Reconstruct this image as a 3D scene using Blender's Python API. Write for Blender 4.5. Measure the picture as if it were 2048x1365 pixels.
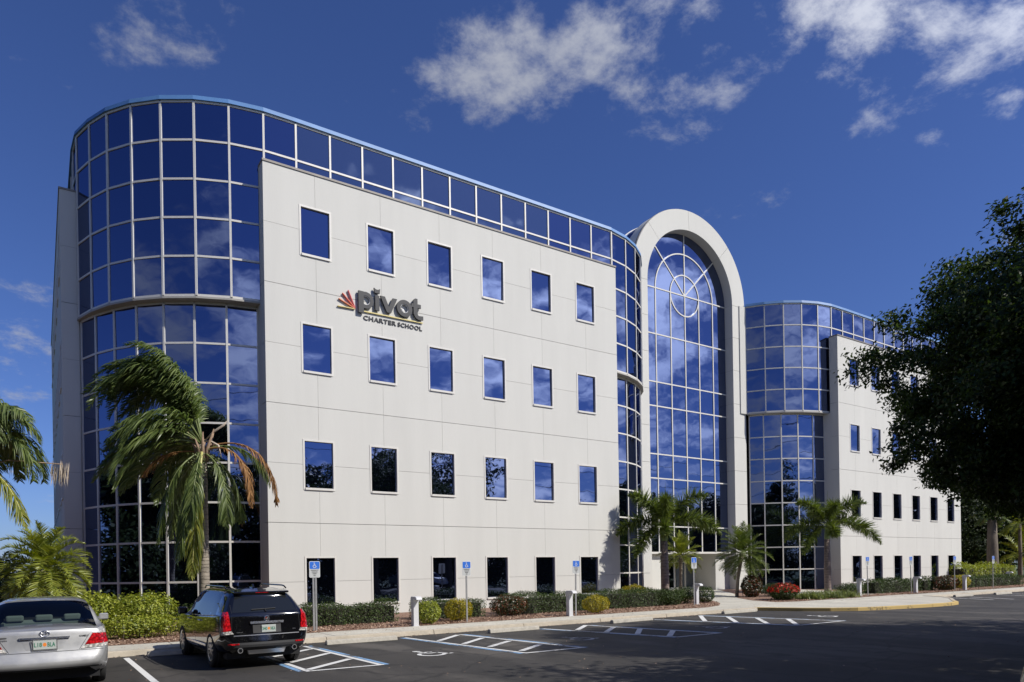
import bpy, bmesh, math, random
import numpy as np
from mathutils import Vector, Matrix, Quaternion

for o in list(bpy.data.objects):
    bpy.data.objects.remove(o, do_unlink=True)
scene = bpy.context.scene
COL = scene.collection
R = math.radians
random.seed(7)

# ------------------------------------------------------------------ camera
H_CAM, YAW, ROLL = 1.75, R(56.024), R(-0.931)
cam_d = bpy.data.cameras.new("camera")
cam = bpy.data.objects.new("camera", cam_d)
COL.objects.link(cam)
_fw = Vector((math.cos(YAW), math.sin(YAW), 0))
_rt = Vector((math.sin(YAW), -math.cos(YAW), 0))
_up = Vector((0, 0, 1))
_r2 = _rt * math.cos(ROLL) + _up * math.sin(ROLL)
_u2 = _up * math.cos(ROLL) - _rt * math.sin(ROLL)
cam.matrix_world = Matrix(((_r2.x, _u2.x, -_fw.x, 0), (_r2.y, _u2.y, -_fw.y, 0),
                           (_r2.z, _u2.z, -_fw.z, H_CAM), (0, 0, 0, 1)))
cam_d.sensor_width = 36.0
cam_d.lens = 1400.9 / 2048 * 36.0
cam_d.shift_y = (1140.1 - 682.5) / 2048
cam_d.clip_start, cam_d.clip_end = 0.1, 3000
scene.camera = cam

# ------------------------------------------------------------------ light
SUN_AZ, SUN_EL = R(-52.5), R(42)
SUN_DIR = Vector((math.cos(SUN_AZ) * math.cos(SUN_EL), math.sin(SUN_AZ) * math.cos(SUN_EL), math.sin(SUN_EL)))
sun_d = bpy.data.lights.new("sun", "SUN")
sun_d.energy = 5.0
sun_d.angle = R(0.53)
sun_d.color = (1.0, 0.955, 0.88)
sun = bpy.data.objects.new("sun", sun_d)
COL.objects.link(sun)
sun.location = (20, -40, 40)
sun.rotation_mode = 'QUATERNION'
sun.rotation_quaternion = (-SUN_DIR).to_track_quat('-Z', 'Y')

scene.view_settings.view_transform = 'Standard'
scene.view_settings.look = 'None'
scene.view_settings.exposure = 0.12
scene.view_settings.gamma = 1.0
scene.view_settings.use_curve_mapping = False
scene.cycles.max_bounces = 8
scene.cycles.transparent_max_bounces = 12
scene.cycles.sample_clamp_indirect = 4.0

def nd(nt, typ, **kw):
    n = nt.nodes.new(typ)
    for k, v in kw.items():
        if k.startswith('i_'):
            key = k[2:]
            key = int(key) if key.isdigit() else key.replace('_', ' ')
            n.inputs[key].default_value = v
        else:
            setattr(n, k, v)
    return n

def mth(nt, op, a, b=None, c=None, clamp=False):
    n = nt.nodes.new('ShaderNodeMath'); n.operation = op; n.use_clamp = clamp
    for i, x in enumerate((a, b, c)):
        if x is None: continue
        if isinstance(x, (int, float)): n.inputs[i].default_value = x
        else: nt.links.new(x, n.inputs[i])
    return n.outputs[0]

# world: Nishita sky with drifting broken cumulus mixed over it by direction
world = bpy.data.worlds.new("World"); scene.world = world
world.use_nodes = True
wn = world.node_tree; wn.nodes.clear()
L = wn.links.new
wout = nd(wn, 'ShaderNodeOutputWorld'); wbg = nd(wn, 'ShaderNodeBackground')
wbg.inputs['Strength'].default_value = 0.083
sky = nd(wn, 'ShaderNodeTexSky', sky_type='NISHITA')
sky.sun_disc = False
sky.sun_elevation = SUN_EL
sky.sun_rotation = math.pi / 2 - SUN_AZ
sky.altitude = 10; sky.air_density = 1.0; sky.dust_density = 0.4; sky.ozone_density = 3.0
tint = nd(wn, 'ShaderNodeMixRGB', blend_type='MULTIPLY'); tint.inputs[0].default_value = 1.0
tint.inputs[2].default_value = SKY_TINT = (0.53, 0.66, 1.10, 1)
L(sky.outputs[0], tint.inputs[1])
tc = nd(wn, 'ShaderNodeTexCoord')
sep = nd(wn, 'ShaderNodeSeparateXYZ'); L(tc.outputs['Generated'], sep.inputs[0])
den = mth(wn, 'ADD', mth(wn, 'MAXIMUM', sep.outputs[2], 0.0), 0.22)
px = mth(wn, 'DIVIDE', sep.outputs[0], den); py = mth(wn, 'DIVIDE', sep.outputs[1], den)
cmb = nd(wn, 'ShaderNodeCombineXYZ'); L(px, cmb.inputs[0]); L(py, cmb.inputs[1])
nz = nd(wn, 'ShaderNodeTexNoise', i_Scale=5.4, i_Detail=12.0, i_Roughness=0.64, i_Distortion=0.12)
L(cmb.outputs[0], nz.inputs['Vector'])
nz2 = nd(wn, 'ShaderNodeTexNoise', i_Scale=1.1, i_Detail=3.0, i_Roughness=0.5)
mp2 = nd(wn, 'ShaderNodeMapping'); mp2.inputs['Location'].default_value = (3.7, 1.9, 0)
L(cmb.outputs[0], mp2.inputs[0]); L(mp2.outputs[0], nz2.inputs['Vector'])
# cloud banks: (direction, angular size, weight)
BANKS = [((0.085, 0.795, 0.6), 0.1, 0.322), ((0.117, 0.813, 0.571), 0.05, 0.202), ((0.403, 0.75, 0.525), 0.05500000000000001, 0.378), ((0.43, 0.71, 0.557), 0.066, 0.395), ((0.452, 0.667, 0.592), 0.066, 0.412), ((0.486, 0.627, 0.609), 0.05, 0.219), ((0.533, 0.605, 0.592), 0.08, 0.374), ((0.6, 0.577, 0.555), 0.09, 0.386), ((0.613, 0.608, 0.505), 0.05, 0.314), ((0.625, 0.531, 0.572), 0.07, 0.34), ((0.547, 0.569, 0.614), 0.06, 0.245), ((0.696, 0.43, 0.575), 0.05, 0.288), ((0.733, 0.424, 0.532), 0.06, 0.374), ((0.748, 0.389, 0.538), 0.09, 0.46), ((0.764, 0.346, 0.544), 0.09, 0.443), ((0.783, 0.304, 0.543), 0.09, 0.391), ((0.759, 0.417, 0.5), 0.04, 0.34), ((0.802, 0.375, 0.465), 0.022, 0.374), ((0.734, 0.507, 0.452), 0.045, 0.34), ((0.724, 0.473, 0.501), 0.03, 0.271), ((-0.016, 0.97, 0.242), 0.09, 0.314), ((-0.019, 0.954, 0.299), 0.05, 0.254), ((-0.007, 0.981, 0.194), 0.06, 0.245), ((0.708, 0.559, 0.431), 0.03, 0.219), ((0.768, 0.382, 0.513), 0.07, 0.44)]
acc = None
for d, rad, w in BANKS:
    v = Vector(d).normalized()
    dp = nd(wn, 'ShaderNodeVectorMath', operation='DISTANCE'); dp.inputs[1].default_value = v
    L(tc.outputs['Generated'], dp.inputs[0])
    mr = nd(wn, 'ShaderNodeMapRange', interpolation_type='SMOOTHSTEP')
    mr.inputs[1].default_value = rad * 1.7; mr.inputs[2].default_value = 0.0
    mr.inputs[3].default_value = 0.0; mr.inputs[4].default_value = w
    L(dp.outputs['Value'], mr.inputs[0])
    acc = mr.outputs[0] if acc is None else mth(wn, 'MAXIMUM', acc, mr.outputs[0])
# the half of the sky behind the camera is loosely filled with fair weather cumulus
back = nd(wn, 'ShaderNodeMapRange', interpolation_type='SMOOTHSTEP')
back.inputs[1].default_value = 0.02; back.inputs[2].default_value = -0.25
back.inputs[3].default_value = 0.0; back.inputs[4].default_value = 0.43
L(sep.outputs[1], back.inputs[0])
lowb = nd(wn, 'ShaderNodeMapRange', interpolation_type='SMOOTHSTEP')
lowb.inputs[1].default_value = 0.52; lowb.inputs[2].default_value = 0.33
lowb.inputs[3].default_value = 0.0; lowb.inputs[4].default_value = 1.0
L(sep.outputs[2], lowb.inputs[0])
acc = mth(wn, 'MAXIMUM', acc, mth(wn, 'MULTIPLY', back.outputs[0], lowb.outputs[0]))
fld = mth(wn, 'ADD', mth(wn, 'MULTIPLY', mth(wn, 'SUBTRACT', nz.outputs[0], 0.5), 2.3), mth(wn, 'MULTIPLY', mth(wn, 'SUBTRACT', nz2.outputs[0], 0.5), 0.9))
fld = mth(wn, 'ADD', fld, acc)
msk = nd(wn, 'ShaderNodeMapRange', interpolation_type='SMOOTHSTEP')
msk.inputs[1].default_value = 0.26; msk.inputs[2].default_value = 0.78
msk.inputs[3].default_value = 0.0; msk.inputs[4].default_value = 0.86
L(fld, msk.inputs[0])
shd = nd(wn, 'ShaderNodeMapRange')
shd.inputs[1].default_value = 0.35; shd.inputs[2].default_value = 0.7
L(nz2.outputs[0], shd.inputs[0])
ccol = nd(wn, 'ShaderNodeMixRGB')
ccol.inputs[1].default_value = (3.4, 3.7, 4.6, 1); ccol.inputs[2].default_value = (5.6, 5.8, 6.4, 1)
L(shd.outputs[0], ccol.inputs[0])
# clouds towards the sun scatter more light forward
sdot = nd(wn, 'ShaderNodeVectorMath', operation='DOT_PRODUCT'); sdot.inputs[1].default_value = SUN_DIR
L(tc.outputs['Generated'], sdot.inputs[0])
fwd = mth(wn, 'ADD', 1.0, mth(wn, 'MULTIPLY', mth(wn, 'POWER', mth(wn, 'MAXIMUM', sdot.outputs['Value'], 0.0), 3.0), 6.0))
cfw = nd(wn, 'ShaderNodeVectorMath', operation='SCALE'); L(ccol.outputs[0], cfw.inputs[0]); L(fwd, cfw.inputs['Scale'])
mixc = nd(wn, 'ShaderNodeMixRGB')
L(msk.outputs[0], mixc.inputs[0]); L(tint.outputs[0], mixc.inputs[1]); L(cfw.outputs[0], mixc.inputs[2])
L(mixc.outputs[0], wbg.inputs['Color']); L(wbg.outputs[0], wout.inputs[0])

# ------------------------------------------------------------------ helpers
WL = {}

def tag(o, label=None, cat=None, group=None, kind=None):
    if label: o['label'] = label
    if cat: o['category'] = cat
    if group: o['group'] = group
    if kind: o['kind'] = kind
    return o

def place(o, loc, parent=None):
    loc = Vector(loc)
    WL[o.name] = loc
    if parent is not None:
        o.parent = parent
        o.location = loc - WL[parent.name]
    else:
        o.location = loc

def empty(name, loc, label=None, cat=None, group=None, parent=None):
    o = bpy.data.objects.new(name, None)
    COL.objects.link(o)
    o.empty_display_size = 0.3
    place(o, loc, parent)
    return tag(o, label, cat, group)

def link_mesh(name, me, mat, loc, parent=None, smooth=False):
    o = bpy.data.objects.new(name, me)
    COL.objects.link(o)
    if mat is not None and not me.materials:
        me.materials.append(mat)
    if smooth:
        me.polygons.foreach_set('use_smooth', [True] * len(me.polygons))
    place(o, loc, parent)
    return o

class MB:
    def __init__(s):
        s.v = []; s.f = []
    def add(s, vs, fs):
        b = len(s.v)
        s.v.extend([Vector(p) for p in vs])
        s.f.extend([tuple(i + b for i in f) for f in fs])
    def quad(s, a, b, c, d):
        s.add([a, b, c, d], [(0, 1, 2, 3)])
    def poly(s, pts):
        s.add(pts, [tuple(range(len(pts)))])
    def box(s, x0, x1, y0, y1, z0, z1):
        s.obox((x0, y0, z0), (x1 - x0, 0, 0), (0, y1 - y0, 0), (0, 0, z1 - z0))
    def obox(s, o, a, b, c):
        o, a, b, c = Vector(o), Vector(a), Vector(b), Vector(c)
        p = [o, o + a, o + a + b, o + b, o + c, o + a + c, o + a + b + c, o + b + c]
        f = [(0, 3, 2, 1), (4, 5, 6, 7), (0, 1, 5, 4), (1, 2, 6, 5), (2, 3, 7, 6), (3, 0, 4, 7)]
        if a.cross(b).dot(c) < 0: f = [q[::-1] for q in f]
        s.add(p, f)
    def prism(s, pts, vec):
        n = len(pts); vec = Vector(vec); pts = [Vector(p) for p in pts]
        s.add(pts + [p + vec for p in pts],
              [tuple(range(n))[::-1], tuple(range(n, 2 * n))] + [(i, (i + 1) % n, n + (i + 1) % n, n + i) for i in range(n)])
    def tube(s, pts, rad, n=8, cap=True):
        pts = [Vector(p) for p in pts]
        if isinstance(rad, (int, float)): rad = [rad] * len(pts)
        base = len(s.v); prev = None
        for i, p in enumerate(pts):
            t = (pts[min(i + 1, len(pts) - 1)] - pts[max(i - 1, 0)])
            t = t.normalized() if t.length > 1e-9 else Vector((0, 0, 1))
            if prev is None:
                u = t.cross(Vector((0.31, 0.17, 0.93)))
                if u.length < 0.05: u = t.cross(Vector((1, 0, 0)))
            else:
                u = prev - t * prev.dot(t)
            u.normalize(); prev = u; w = t.cross(u)
            for k in range(n):
                a = 2 * math.pi * k / n
                s.v.append(p + (u * math.cos(a) + w * math.sin(a)) * rad[i])
        m = len(pts)
        for i in range(m - 1):
            for k in range(n):
                a = base + i * n + k; b = base + i * n + (k + 1) % n
                s.f.append((a, b, b + n, a + n))
        if cap:
            s.f.append(tuple(base + k for k in range(n))[::-1])
            s.f.append(tuple(base + (m - 1) * n + k for k in range(n)))
    def ring(s, c, r0, r1, a0, a1, y0, y1, n):
        """flat ring in the XZ plane about c, from y0 to y1"""
        full = abs(a1 - a0) > 2 * math.pi - 1e-6
        m = n if full else n + 1
        b = len(s.v)
        for i in range(m):
            a = a0 + (a1 - a0) * i / n
            ca, sa = math.cos(a), math.sin(a)
            for r_, y in ((r0, y0), (r1, y0), (r1, y1), (r0, y1)):
                s.v.append(Vector((c[0] + r_ * ca, y, c[1] + r_ * sa)))
        for i in range(n):
            j = (i + 1) % m
            for k in range(4):
                l = (k + 1) % 4
                s.f.append((b + i * 4 + k, b + j * 4 + k, b + j * 4 + l, b + i * 4 + l))
        if not full:
            s.f.append((b, b + 1, b + 2, b + 3))
            e = b + n * 4
            s.f.append((e + 3, e + 2, e + 1, e))
    def build(s, name, mat, parent=None, smooth=False, bevel=0.0, origin=None, recalc=True, seg=1):
        if origin is None:
            xs = [p.x for p in s.v]; ys = [p.y for p in s.v]; zs = [p.z for p in s.v]
            origin = Vector(((min(xs) + max(xs)) / 2, (min(ys) + max(ys)) / 2, min(zs)))
        origin = Vector(origin)
        me = bpy.data.meshes.new(name)
        me.from_pydata([p - origin for p in s.v], [], s.f)
        if recalc or bevel:
            bm = bmesh.new(); bm.from_mesh(me)
            if bevel:
                bmesh.ops.remove_doubles(bm, verts=bm.verts, dist=1e-5)
            if recalc: bmesh.ops.recalc_face_normals(bm, faces=bm.faces)
            if bevel:
                ed = [e for e in bm.edges if len(e.link_faces) == 2 and e.calc_face_angle() > 0.5]
                bmesh.ops.bevel(bm, geom=ed, offset=bevel, segments=seg, affect='EDGES', profile=0.5)
            bm.to_mesh(me); bm.free()
        return link_mesh(name, me, mat, origin, parent, smooth)

def np_mesh(name, V, F):
    """V (n,3) array, F (m,k) index array"""
    me = bpy.data.meshes.new(name)
    V = np.asarray(V, dtype=np.float32); F = np.asarray(F, dtype=np.int32)
    k = F.shape[1]
    me.vertices.add(len(V)); me.vertices.foreach_set('co', V.ravel())
    me.loops.add(F.size); me.loops.foreach_set('vertex_index', F.ravel())
    me.polygons.add(len(F)); me.polygons.foreach_set('loop_start', np.arange(0, F.size, k, dtype=np.int32))
    me.update(calc_edges=True); me.validate()
    return me

# ------------------------------------------------------------------ materials
def new_mat(name):
    m = bpy.data.materials.new(name); m.use_nodes = True
    nt = m.node_tree; b = nt.nodes['Principled BSDF']
    return m, nt, b

def simple(name, col, rough=0.5, metal=0.0, var=0.0, vscale=8.0, bump=0.0, bscale=60.0, coat=0.0, spec=0.5, coord='pos', stretch=(1, 1, 1), var2=0.0, v2scale=0.6, objvar=0.0):
    m, nt, b = new_mat(name)
    b.inputs['Roughness'].default_value = rough; b.inputs['Metallic'].default_value = metal
    b.inputs['Coat Weight'].default_value = coat; b.inputs['Coat Roughness'].default_value = 0.04
    b.inputs['Specular IOR Level'].default_value = spec
    col = tuple(col) + (1,)
    if var or bump or var2:
        if coord == 'pos':
            g = nd(nt, 'ShaderNodeNewGeometry'); src = g.outputs['Position']
        else:
            g = nd(nt, 'ShaderNodeTexCoord'); src = g.outputs['Object']
        mp = nd(nt, 'ShaderNodeMapping'); mp.inputs['Scale'].default_value = stretch
        nt.links.new(src, mp.inputs[0]); src = mp.outputs[0]
    if var or var2:
        fac = None
        for a, sc, dt in ((var, vscale, 5.0), (var2, v2scale, 3.0)):
            if not a: continue
            n = nd(nt, 'ShaderNodeTexNoise', i_Scale=sc, i_Detail=dt, i_Roughness=0.6)
            nt.links.new(src, n.inputs['Vector'])
            x = nd(nt, 'ShaderNodeMapRange')
            x.inputs[1].default_value = 0.3; x.inputs[2].default_value = 0.7
            x.inputs[3].default_value = 1 - a; x.inputs[4].default_value = 1 + a
            nt.links.new(n.outputs[0], x.inputs[0])
            fac = x.outputs[0] if fac is None else mth(nt, 'MULTIPLY', fac, x.outputs[0])
        if objvar:       # panel to panel tone
            oi = nd(nt, 'ShaderNodeObjectInfo'); x = nd(nt, 'ShaderNodeMapRange'); x.inputs[3].default_value = 1 - objvar; x.inputs[4].default_value = 1 + objvar
            nt.links.new(oi.outputs['Random'], x.inputs[0]); fac = mth(nt, 'MULTIPLY', fac, x.outputs[0])
        hv = nd(nt, 'ShaderNodeHueSaturation'); hv.inputs['Color'].default_value = col
        nt.links.new(fac, hv.inputs['Value']); nt.links.new(hv.outputs[0], b.inputs['Base Color'])
    else:
        b.inputs['Base Color'].default_value = col
    if bump:
        n = nd(nt, 'ShaderNodeTexNoise', i_Scale=bscale, i_Detail=4.0, i_Roughness=0.6)
        nt.links.new(src, n.inputs['Vector'])
        bp = nd(nt, 'ShaderNodeBump'); bp.inputs['Strength'].default_value = bump; bp.inputs['Distance'].default_value = 0.02
        nt.links.new(n.outputs[0], bp.inputs['Height']); nt.links.new(bp.outputs[0], b.inputs['Normal'])
    return m

def leafmat(name, dark, light, rough=0.45, trans=0.3, spec=0.4, extra=None):
    """leaf colour varies leaf by leaf (random per island)"""
    m, nt, b = new_mat(name)
    g = nd(nt, 'ShaderNodeNewGeometry')
    rp = nd(nt, 'ShaderNodeValToRGB')
    e = rp.color_ramp.elements
    e[0].position = 0.0; e[0].color = tuple(dark) + (1,)
    e[1].position = 1.0; e[1].color = tuple(light) + (1,)
    if extra:
        x = rp.color_ramp.elements.new(extra[1]); x.color = tuple(extra[0]) + (1,)
    nt.links.new(g.outputs['Random Per Island'], rp.inputs[0])
    nt.links.new(rp.outputs[0], b.inputs['Base Color'])
    b.inputs['Roughness'].default_value = rough; b.inputs['Specular IOR Level'].default_value = spec
    t = nd(nt, 'ShaderNodeBsdfTranslucent')
    hv = nd(nt, 'ShaderNodeHueSaturation'); hv.inputs['Saturation'].default_value = 1.15; hv.inputs['Value'].default_value = 1.5
    nt.links.new(rp.outputs[0], hv.inputs['Color']); nt.links.new(hv.outputs[0], t.inputs['Color'])
    mx = nd(nt, 'ShaderNodeMixShader'); mx.inputs[0].default_value = trans
    out = nt.nodes['Material Output']
    nt.links.new(b.outputs[0], mx.inputs[1]); nt.links.new(t.outputs[0], mx.inputs[2]); nt.links.new(mx.outputs[0], out.inputs[0])
    return m

M = {}
# painted precast wall: faint rain streaks
M['wall'] = simple('painted_stucco', (0.56, 0.552, 0.512), 0.85, objvar=0.012, var=0.027, vscale=1.6, bump=0.12, bscale=55, stretch=(1, 1, 0.12), var2=0.03, v2scale=0.25)
M['reveal'] = simple('joint_shadow_gap', (0.26, 0.25, 0.235), 0.9)
M['frame'] = simple('ivory_aluminium', (0.62, 0.60, 0.55), 0.38, var=0.05, vscale=3)
M['soffit'] = simple('painted_soffit', (0.36, 0.345, 0.31), 0.8, var=0.08, vscale=2)
M['cap'] = simple('brown_flashing', (0.20, 0.18, 0.155), 0.5, var=0.2, vscale=2)
M['coping'] = simple('blue_metal_coping', (0.085, 0.20, 0.42), 0.55, metal=0.0, var=0.1, vscale=2)
M['roof'] = simple('roof_membrane', (0.35, 0.34, 0.32), 0.9, var=0.1, vscale=1)
def glassmat(name, col, wav=0.085, rough=0.015, dirt=0.0, base=(0.004, 0.006, 0.014)):
    """coated reflective glazing: tinted mirror coat over a dark body, slightly wavy"""
    m, nt, b = new_mat(name)
    nt.nodes.remove(b)
    out = nt.nodes['Material Output']
    gl = nd(nt, 'ShaderNodeBsdfGlossy'); gl.inputs['Roughness'].default_value = rough
    gl.inputs['Color'].default_value = tuple(col) + (1,)
    df = nd(nt, 'ShaderNodeBsdfDiffuse'); df.inputs['Color'].default_value = tuple(base) + (1,)
    g = nd(nt, 'ShaderNodeNewGeometry')
    n = nd(nt, 'ShaderNodeTexNoise', i_Scale=1.3, i_Detail=1.0, i_Roughness=0.4)
    nt.links.new(g.outputs['Position'], n.inputs['Vector'])
    bp = nd(nt, 'ShaderNodeBump'); bp.inputs['Strength'].default_value = wav; bp.inputs['Distance'].default_value = 0.03
    nt.links.new(n.outputs[0], bp.inputs['Height'])
    nt.links.new(bp.outputs[0], gl.inputs['Normal'])
    fr = nd(nt, 'ShaderNodeLayerWeight'); fr.inputs['Blend'].default_value = 0.22
    mr = nd(nt, 'ShaderNodeMapRange'); mr.inputs[3].default_value = 0.86; mr.inputs[4].default_value = 1.0
    nt.links.new(fr.outputs['Fresnel'], mr.inputs[0])
    mx = nd(nt, 'ShaderNodeMixShader')
    nt.links.new(mr.outputs[0], mx.inputs[0]); nt.links.new(df.outputs[0], mx.inputs[1]); nt.links.new(gl.outputs[0], mx.inputs[2])
    nt.links.new(mx.outputs[0], out.inputs[0])
    return m
M['glass'] = glassmat('blue_reflective_glass', (0.165, 0.205, 0.345))
M['glass_dull'] = glassmat('dusty_reflective_glass', (0.19, 0.23, 0.32), rough=0.03, base=(0.05, 0.07, 0.11))
M['doorglass'] = glassmat('dark_door_glass', (0.25, 0.29, 0.36))

def asphalt_mat():
    m, nt, b = new_mat('asphalt')
    g = nd(nt, 'ShaderNodeNewGeometry'); P = g.outputs['Position']
    fine = nd(nt, 'ShaderNodeTexNoise', i_Scale=55.0, i_Detail=6.0, i_Roughness=0.7); nt.links.new(P, fine.inputs['Vector'])
    big = nd(nt, 'ShaderNodeTexNoise', i_Scale=0.35, i_Detail=5.0, i_Roughness=0.6); nt.links.new(P, big.inputs['Vector'])
    mp = nd(nt, 'ShaderNodeMapping'); mp.inputs['Scale'].default_value = (0.9, 0.22, 1); nt.links.new(P, mp.inputs[0])
    wear_or_sun = nd(nt, 'ShaderNodeTexNoise', i_Scale=0.8, i_Detail=4.0, i_Roughness=0.55); nt.links.new(mp.outputs[0], wear_or_sun.inputs['Vector'])  # pale streaks: wear, plus sun thrown back by the windows put into the colour
    r1 = nd(nt, 'ShaderNodeMapRange'); r1.inputs[1].default_value = 0.3; r1.inputs[2].default_value = 0.7; r1.inputs[3].default_value = 0.72; r1.inputs[4].default_value = 1.28
    nt.links.new(fine.outputs[0], r1.inputs[0])
    r2 = nd(nt, 'ShaderNodeMapRange'); r2.inputs[1].default_value = 0.35; r2.inputs[2].default_value = 0.7; r2.inputs[3].default_value = 0.7; r2.inputs[4].default_value = 1.35
    nt.links.new(big.outputs[0], r2.inputs[0])
    r3 = nd(nt, 'ShaderNodeMapRange', interpolation_type='SMOOTHSTEP'); r3.inputs[1].default_value = 0.50; r3.inputs[2].default_value = 0.64; r3.inputs[3].default_value = 1.0; r3.inputs[4].default_value = 2.2
    nt.links.new(wear_or_sun.outputs[0], r3.inputs[0])
    # hairline cracks
    vor = nd(nt, 'ShaderNodeTexVoronoi', feature='DISTANCE_TO_EDGE', i_Scale=0.33)
    wob = nd(nt, 'ShaderNodeTexNoise', i_Scale=1.2, i_Detail=5.0); nt.links.new(P, wob.inputs['Vector'])
    wmx = nd(nt, 'ShaderNodeMixRGB'); wmx.inputs[0].default_value = 0.22
    nt.links.new(P, wmx.inputs[1]); nt.links.new(wob.outputs[1], wmx.inputs[2]); nt.links.new(wmx.outputs[0], vor.inputs['Vector'])
    r4 = nd(nt, 'ShaderNodeMapRange'); r4.inputs[1].default_value = 0.0; r4.inputs[2].default_value = 0.010; r4.inputs[3].default_value = 0.35; r4.inputs[4].default_value = 1.0
    nt.links.new(vor.outputs['Distance'], r4.inputs[0])
    # old oil drips
    oil = nd(nt, 'ShaderNodeTexNoise', i_Scale=1.7, i_Detail=2.0); nt.links.new(P, oil.inputs['Vector'])
    r5 = nd(nt, 'ShaderNodeMapRange', interpolation_type='SMOOTHSTEP'); r5.inputs[1].default_value = 0.58; r5.inputs[2].default_value = 0.70; r5.inputs[3].default_value = 1.0; r5.inputs[4].default_value = 0.5
    nt.links.new(oil.outputs[0], r5.inputs[0])
    f = mth(nt, 'MULTIPLY', r1.outputs[0], r2.outputs[0])
    for x in (r3, r4, r5): f = mth(nt, 'MULTIPLY', f, x.outputs[0])
    hv = nd(nt, 'ShaderNodeHueSaturation'); hv.inputs['Color'].default_value = (0.030, 0.0268, 0.0232, 1)
    nt.links.new(f, hv.inputs['Value']); nt.links.new(hv.outputs[0], b.inputs['Base Color'])
    b.inputs['Roughness'].default_value = 0.82
    bp = nd(nt, 'ShaderNodeBump'); bp.inputs['Strength'].default_value = 0.35; bp.inputs['Distance'].default_value = 0.01
    nt.links.new(fine.outputs[0], bp.inputs['Height']); nt.links.new(bp.outputs[0], b.inputs['Normal'])
    return m
M['asphalt'] = asphalt_mat()
def paintmat(name, col, wear_or_sun=0.5):
    """worn road paint: asphalt shows through in flakes"""
    m, nt, b = new_mat(name)
    g = nd(nt, 'ShaderNodeNewGeometry')
    n = nd(nt, 'ShaderNodeTexNoise', i_Scale=9.0, i_Detail=8.0, i_Roughness=0.75); nt.links.new(g.outputs['Position'], n.inputs['Vector'])
    n2 = nd(nt, 'ShaderNodeTexNoise', i_Scale=0.9, i_Detail=2.0); nt.links.new(g.outputs['Position'], n2.inputs['Vector'])
    a = mth(nt, 'ADD', n.outputs[0], mth(nt, 'MULTIPLY', mth(nt, 'SUBTRACT', n2.outputs[0], 0.5), 0.7))
    r = nd(nt, 'ShaderNodeMapRange', interpolation_type='SMOOTHSTEP'); r.inputs[1].default_value = wear_or_sun; r.inputs[2].default_value = wear_or_sun + 0.16
    nt.links.new(a, r.inputs[0])
    mx = nd(nt, 'ShaderNodeMixRGB'); mx.inputs[1].default_value = tuple(col) + (1,); mx.inputs[2].default_value = (0.06, 0.06, 0.062, 1)
    nt.links.new(r.outputs[0], mx.inputs[0]); nt.links.new(mx.outputs[0], b.inputs['Base Color'])
    b.inputs['Roughness'].default_value = 0.75
    return m
M['white_paint'] = paintmat('worn_white_paint', (0.62, 0.62, 0.60), 0.55)
M['blue_paint'] = paintmat('worn_blue_paint', (0.17, 0.32, 0.52), 0.45)
M['ghost_paint'] = paintmat('faded_white_paint', (0.42, 0.42, 0.42), 0.50)
M['yellow_paint'] = paintmat('worn_yellow_paint', (0.50, 0.36, 0.13), 0.57)
M['concrete'] = simple('pale_concrete', (0.46, 0.435, 0.365), 0.9, var=0.10, vscale=14, bump=0.2, bscale=90, var2=0.12, v2scale=0.7)
M['kerb'] = simple('kerb_concrete', (0.42, 0.37, 0.29), 0.9, var=0.12, vscale=9, bump=0.25, bscale=70, var2=0.12, v2scale=0.9)
M['stop'] = simple('wheel_stop_concrete', (0.40, 0.375, 0.32), 0.9, var=0.15, vscale=10, bump=0.3, bscale=50)
M['mulch'] = simple('red_mulch', (0.21, 0.125, 0.085), 0.95, var=0.5, vscale=22, bump=0.9, bscale=45)
M['chips'] = leafmat('mulch_chips', (0.13, 0.065, 0.04), (0.50, 0.36, 0.26), 0.9, 0.0, 0.1)
M['grass'] = simple('lawn_grass', (0.045, 0.075, 0.022), 0.9, var=0.4, vscale=5, bump=0.6, bscale=40)
M['bark'] = simple('grey_bark', (0.13, 0.105, 0.08), 0.9, var=0.3, vscale=9, bump=0.8, bscale=18, stretch=(1, 1, 0.3))
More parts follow.
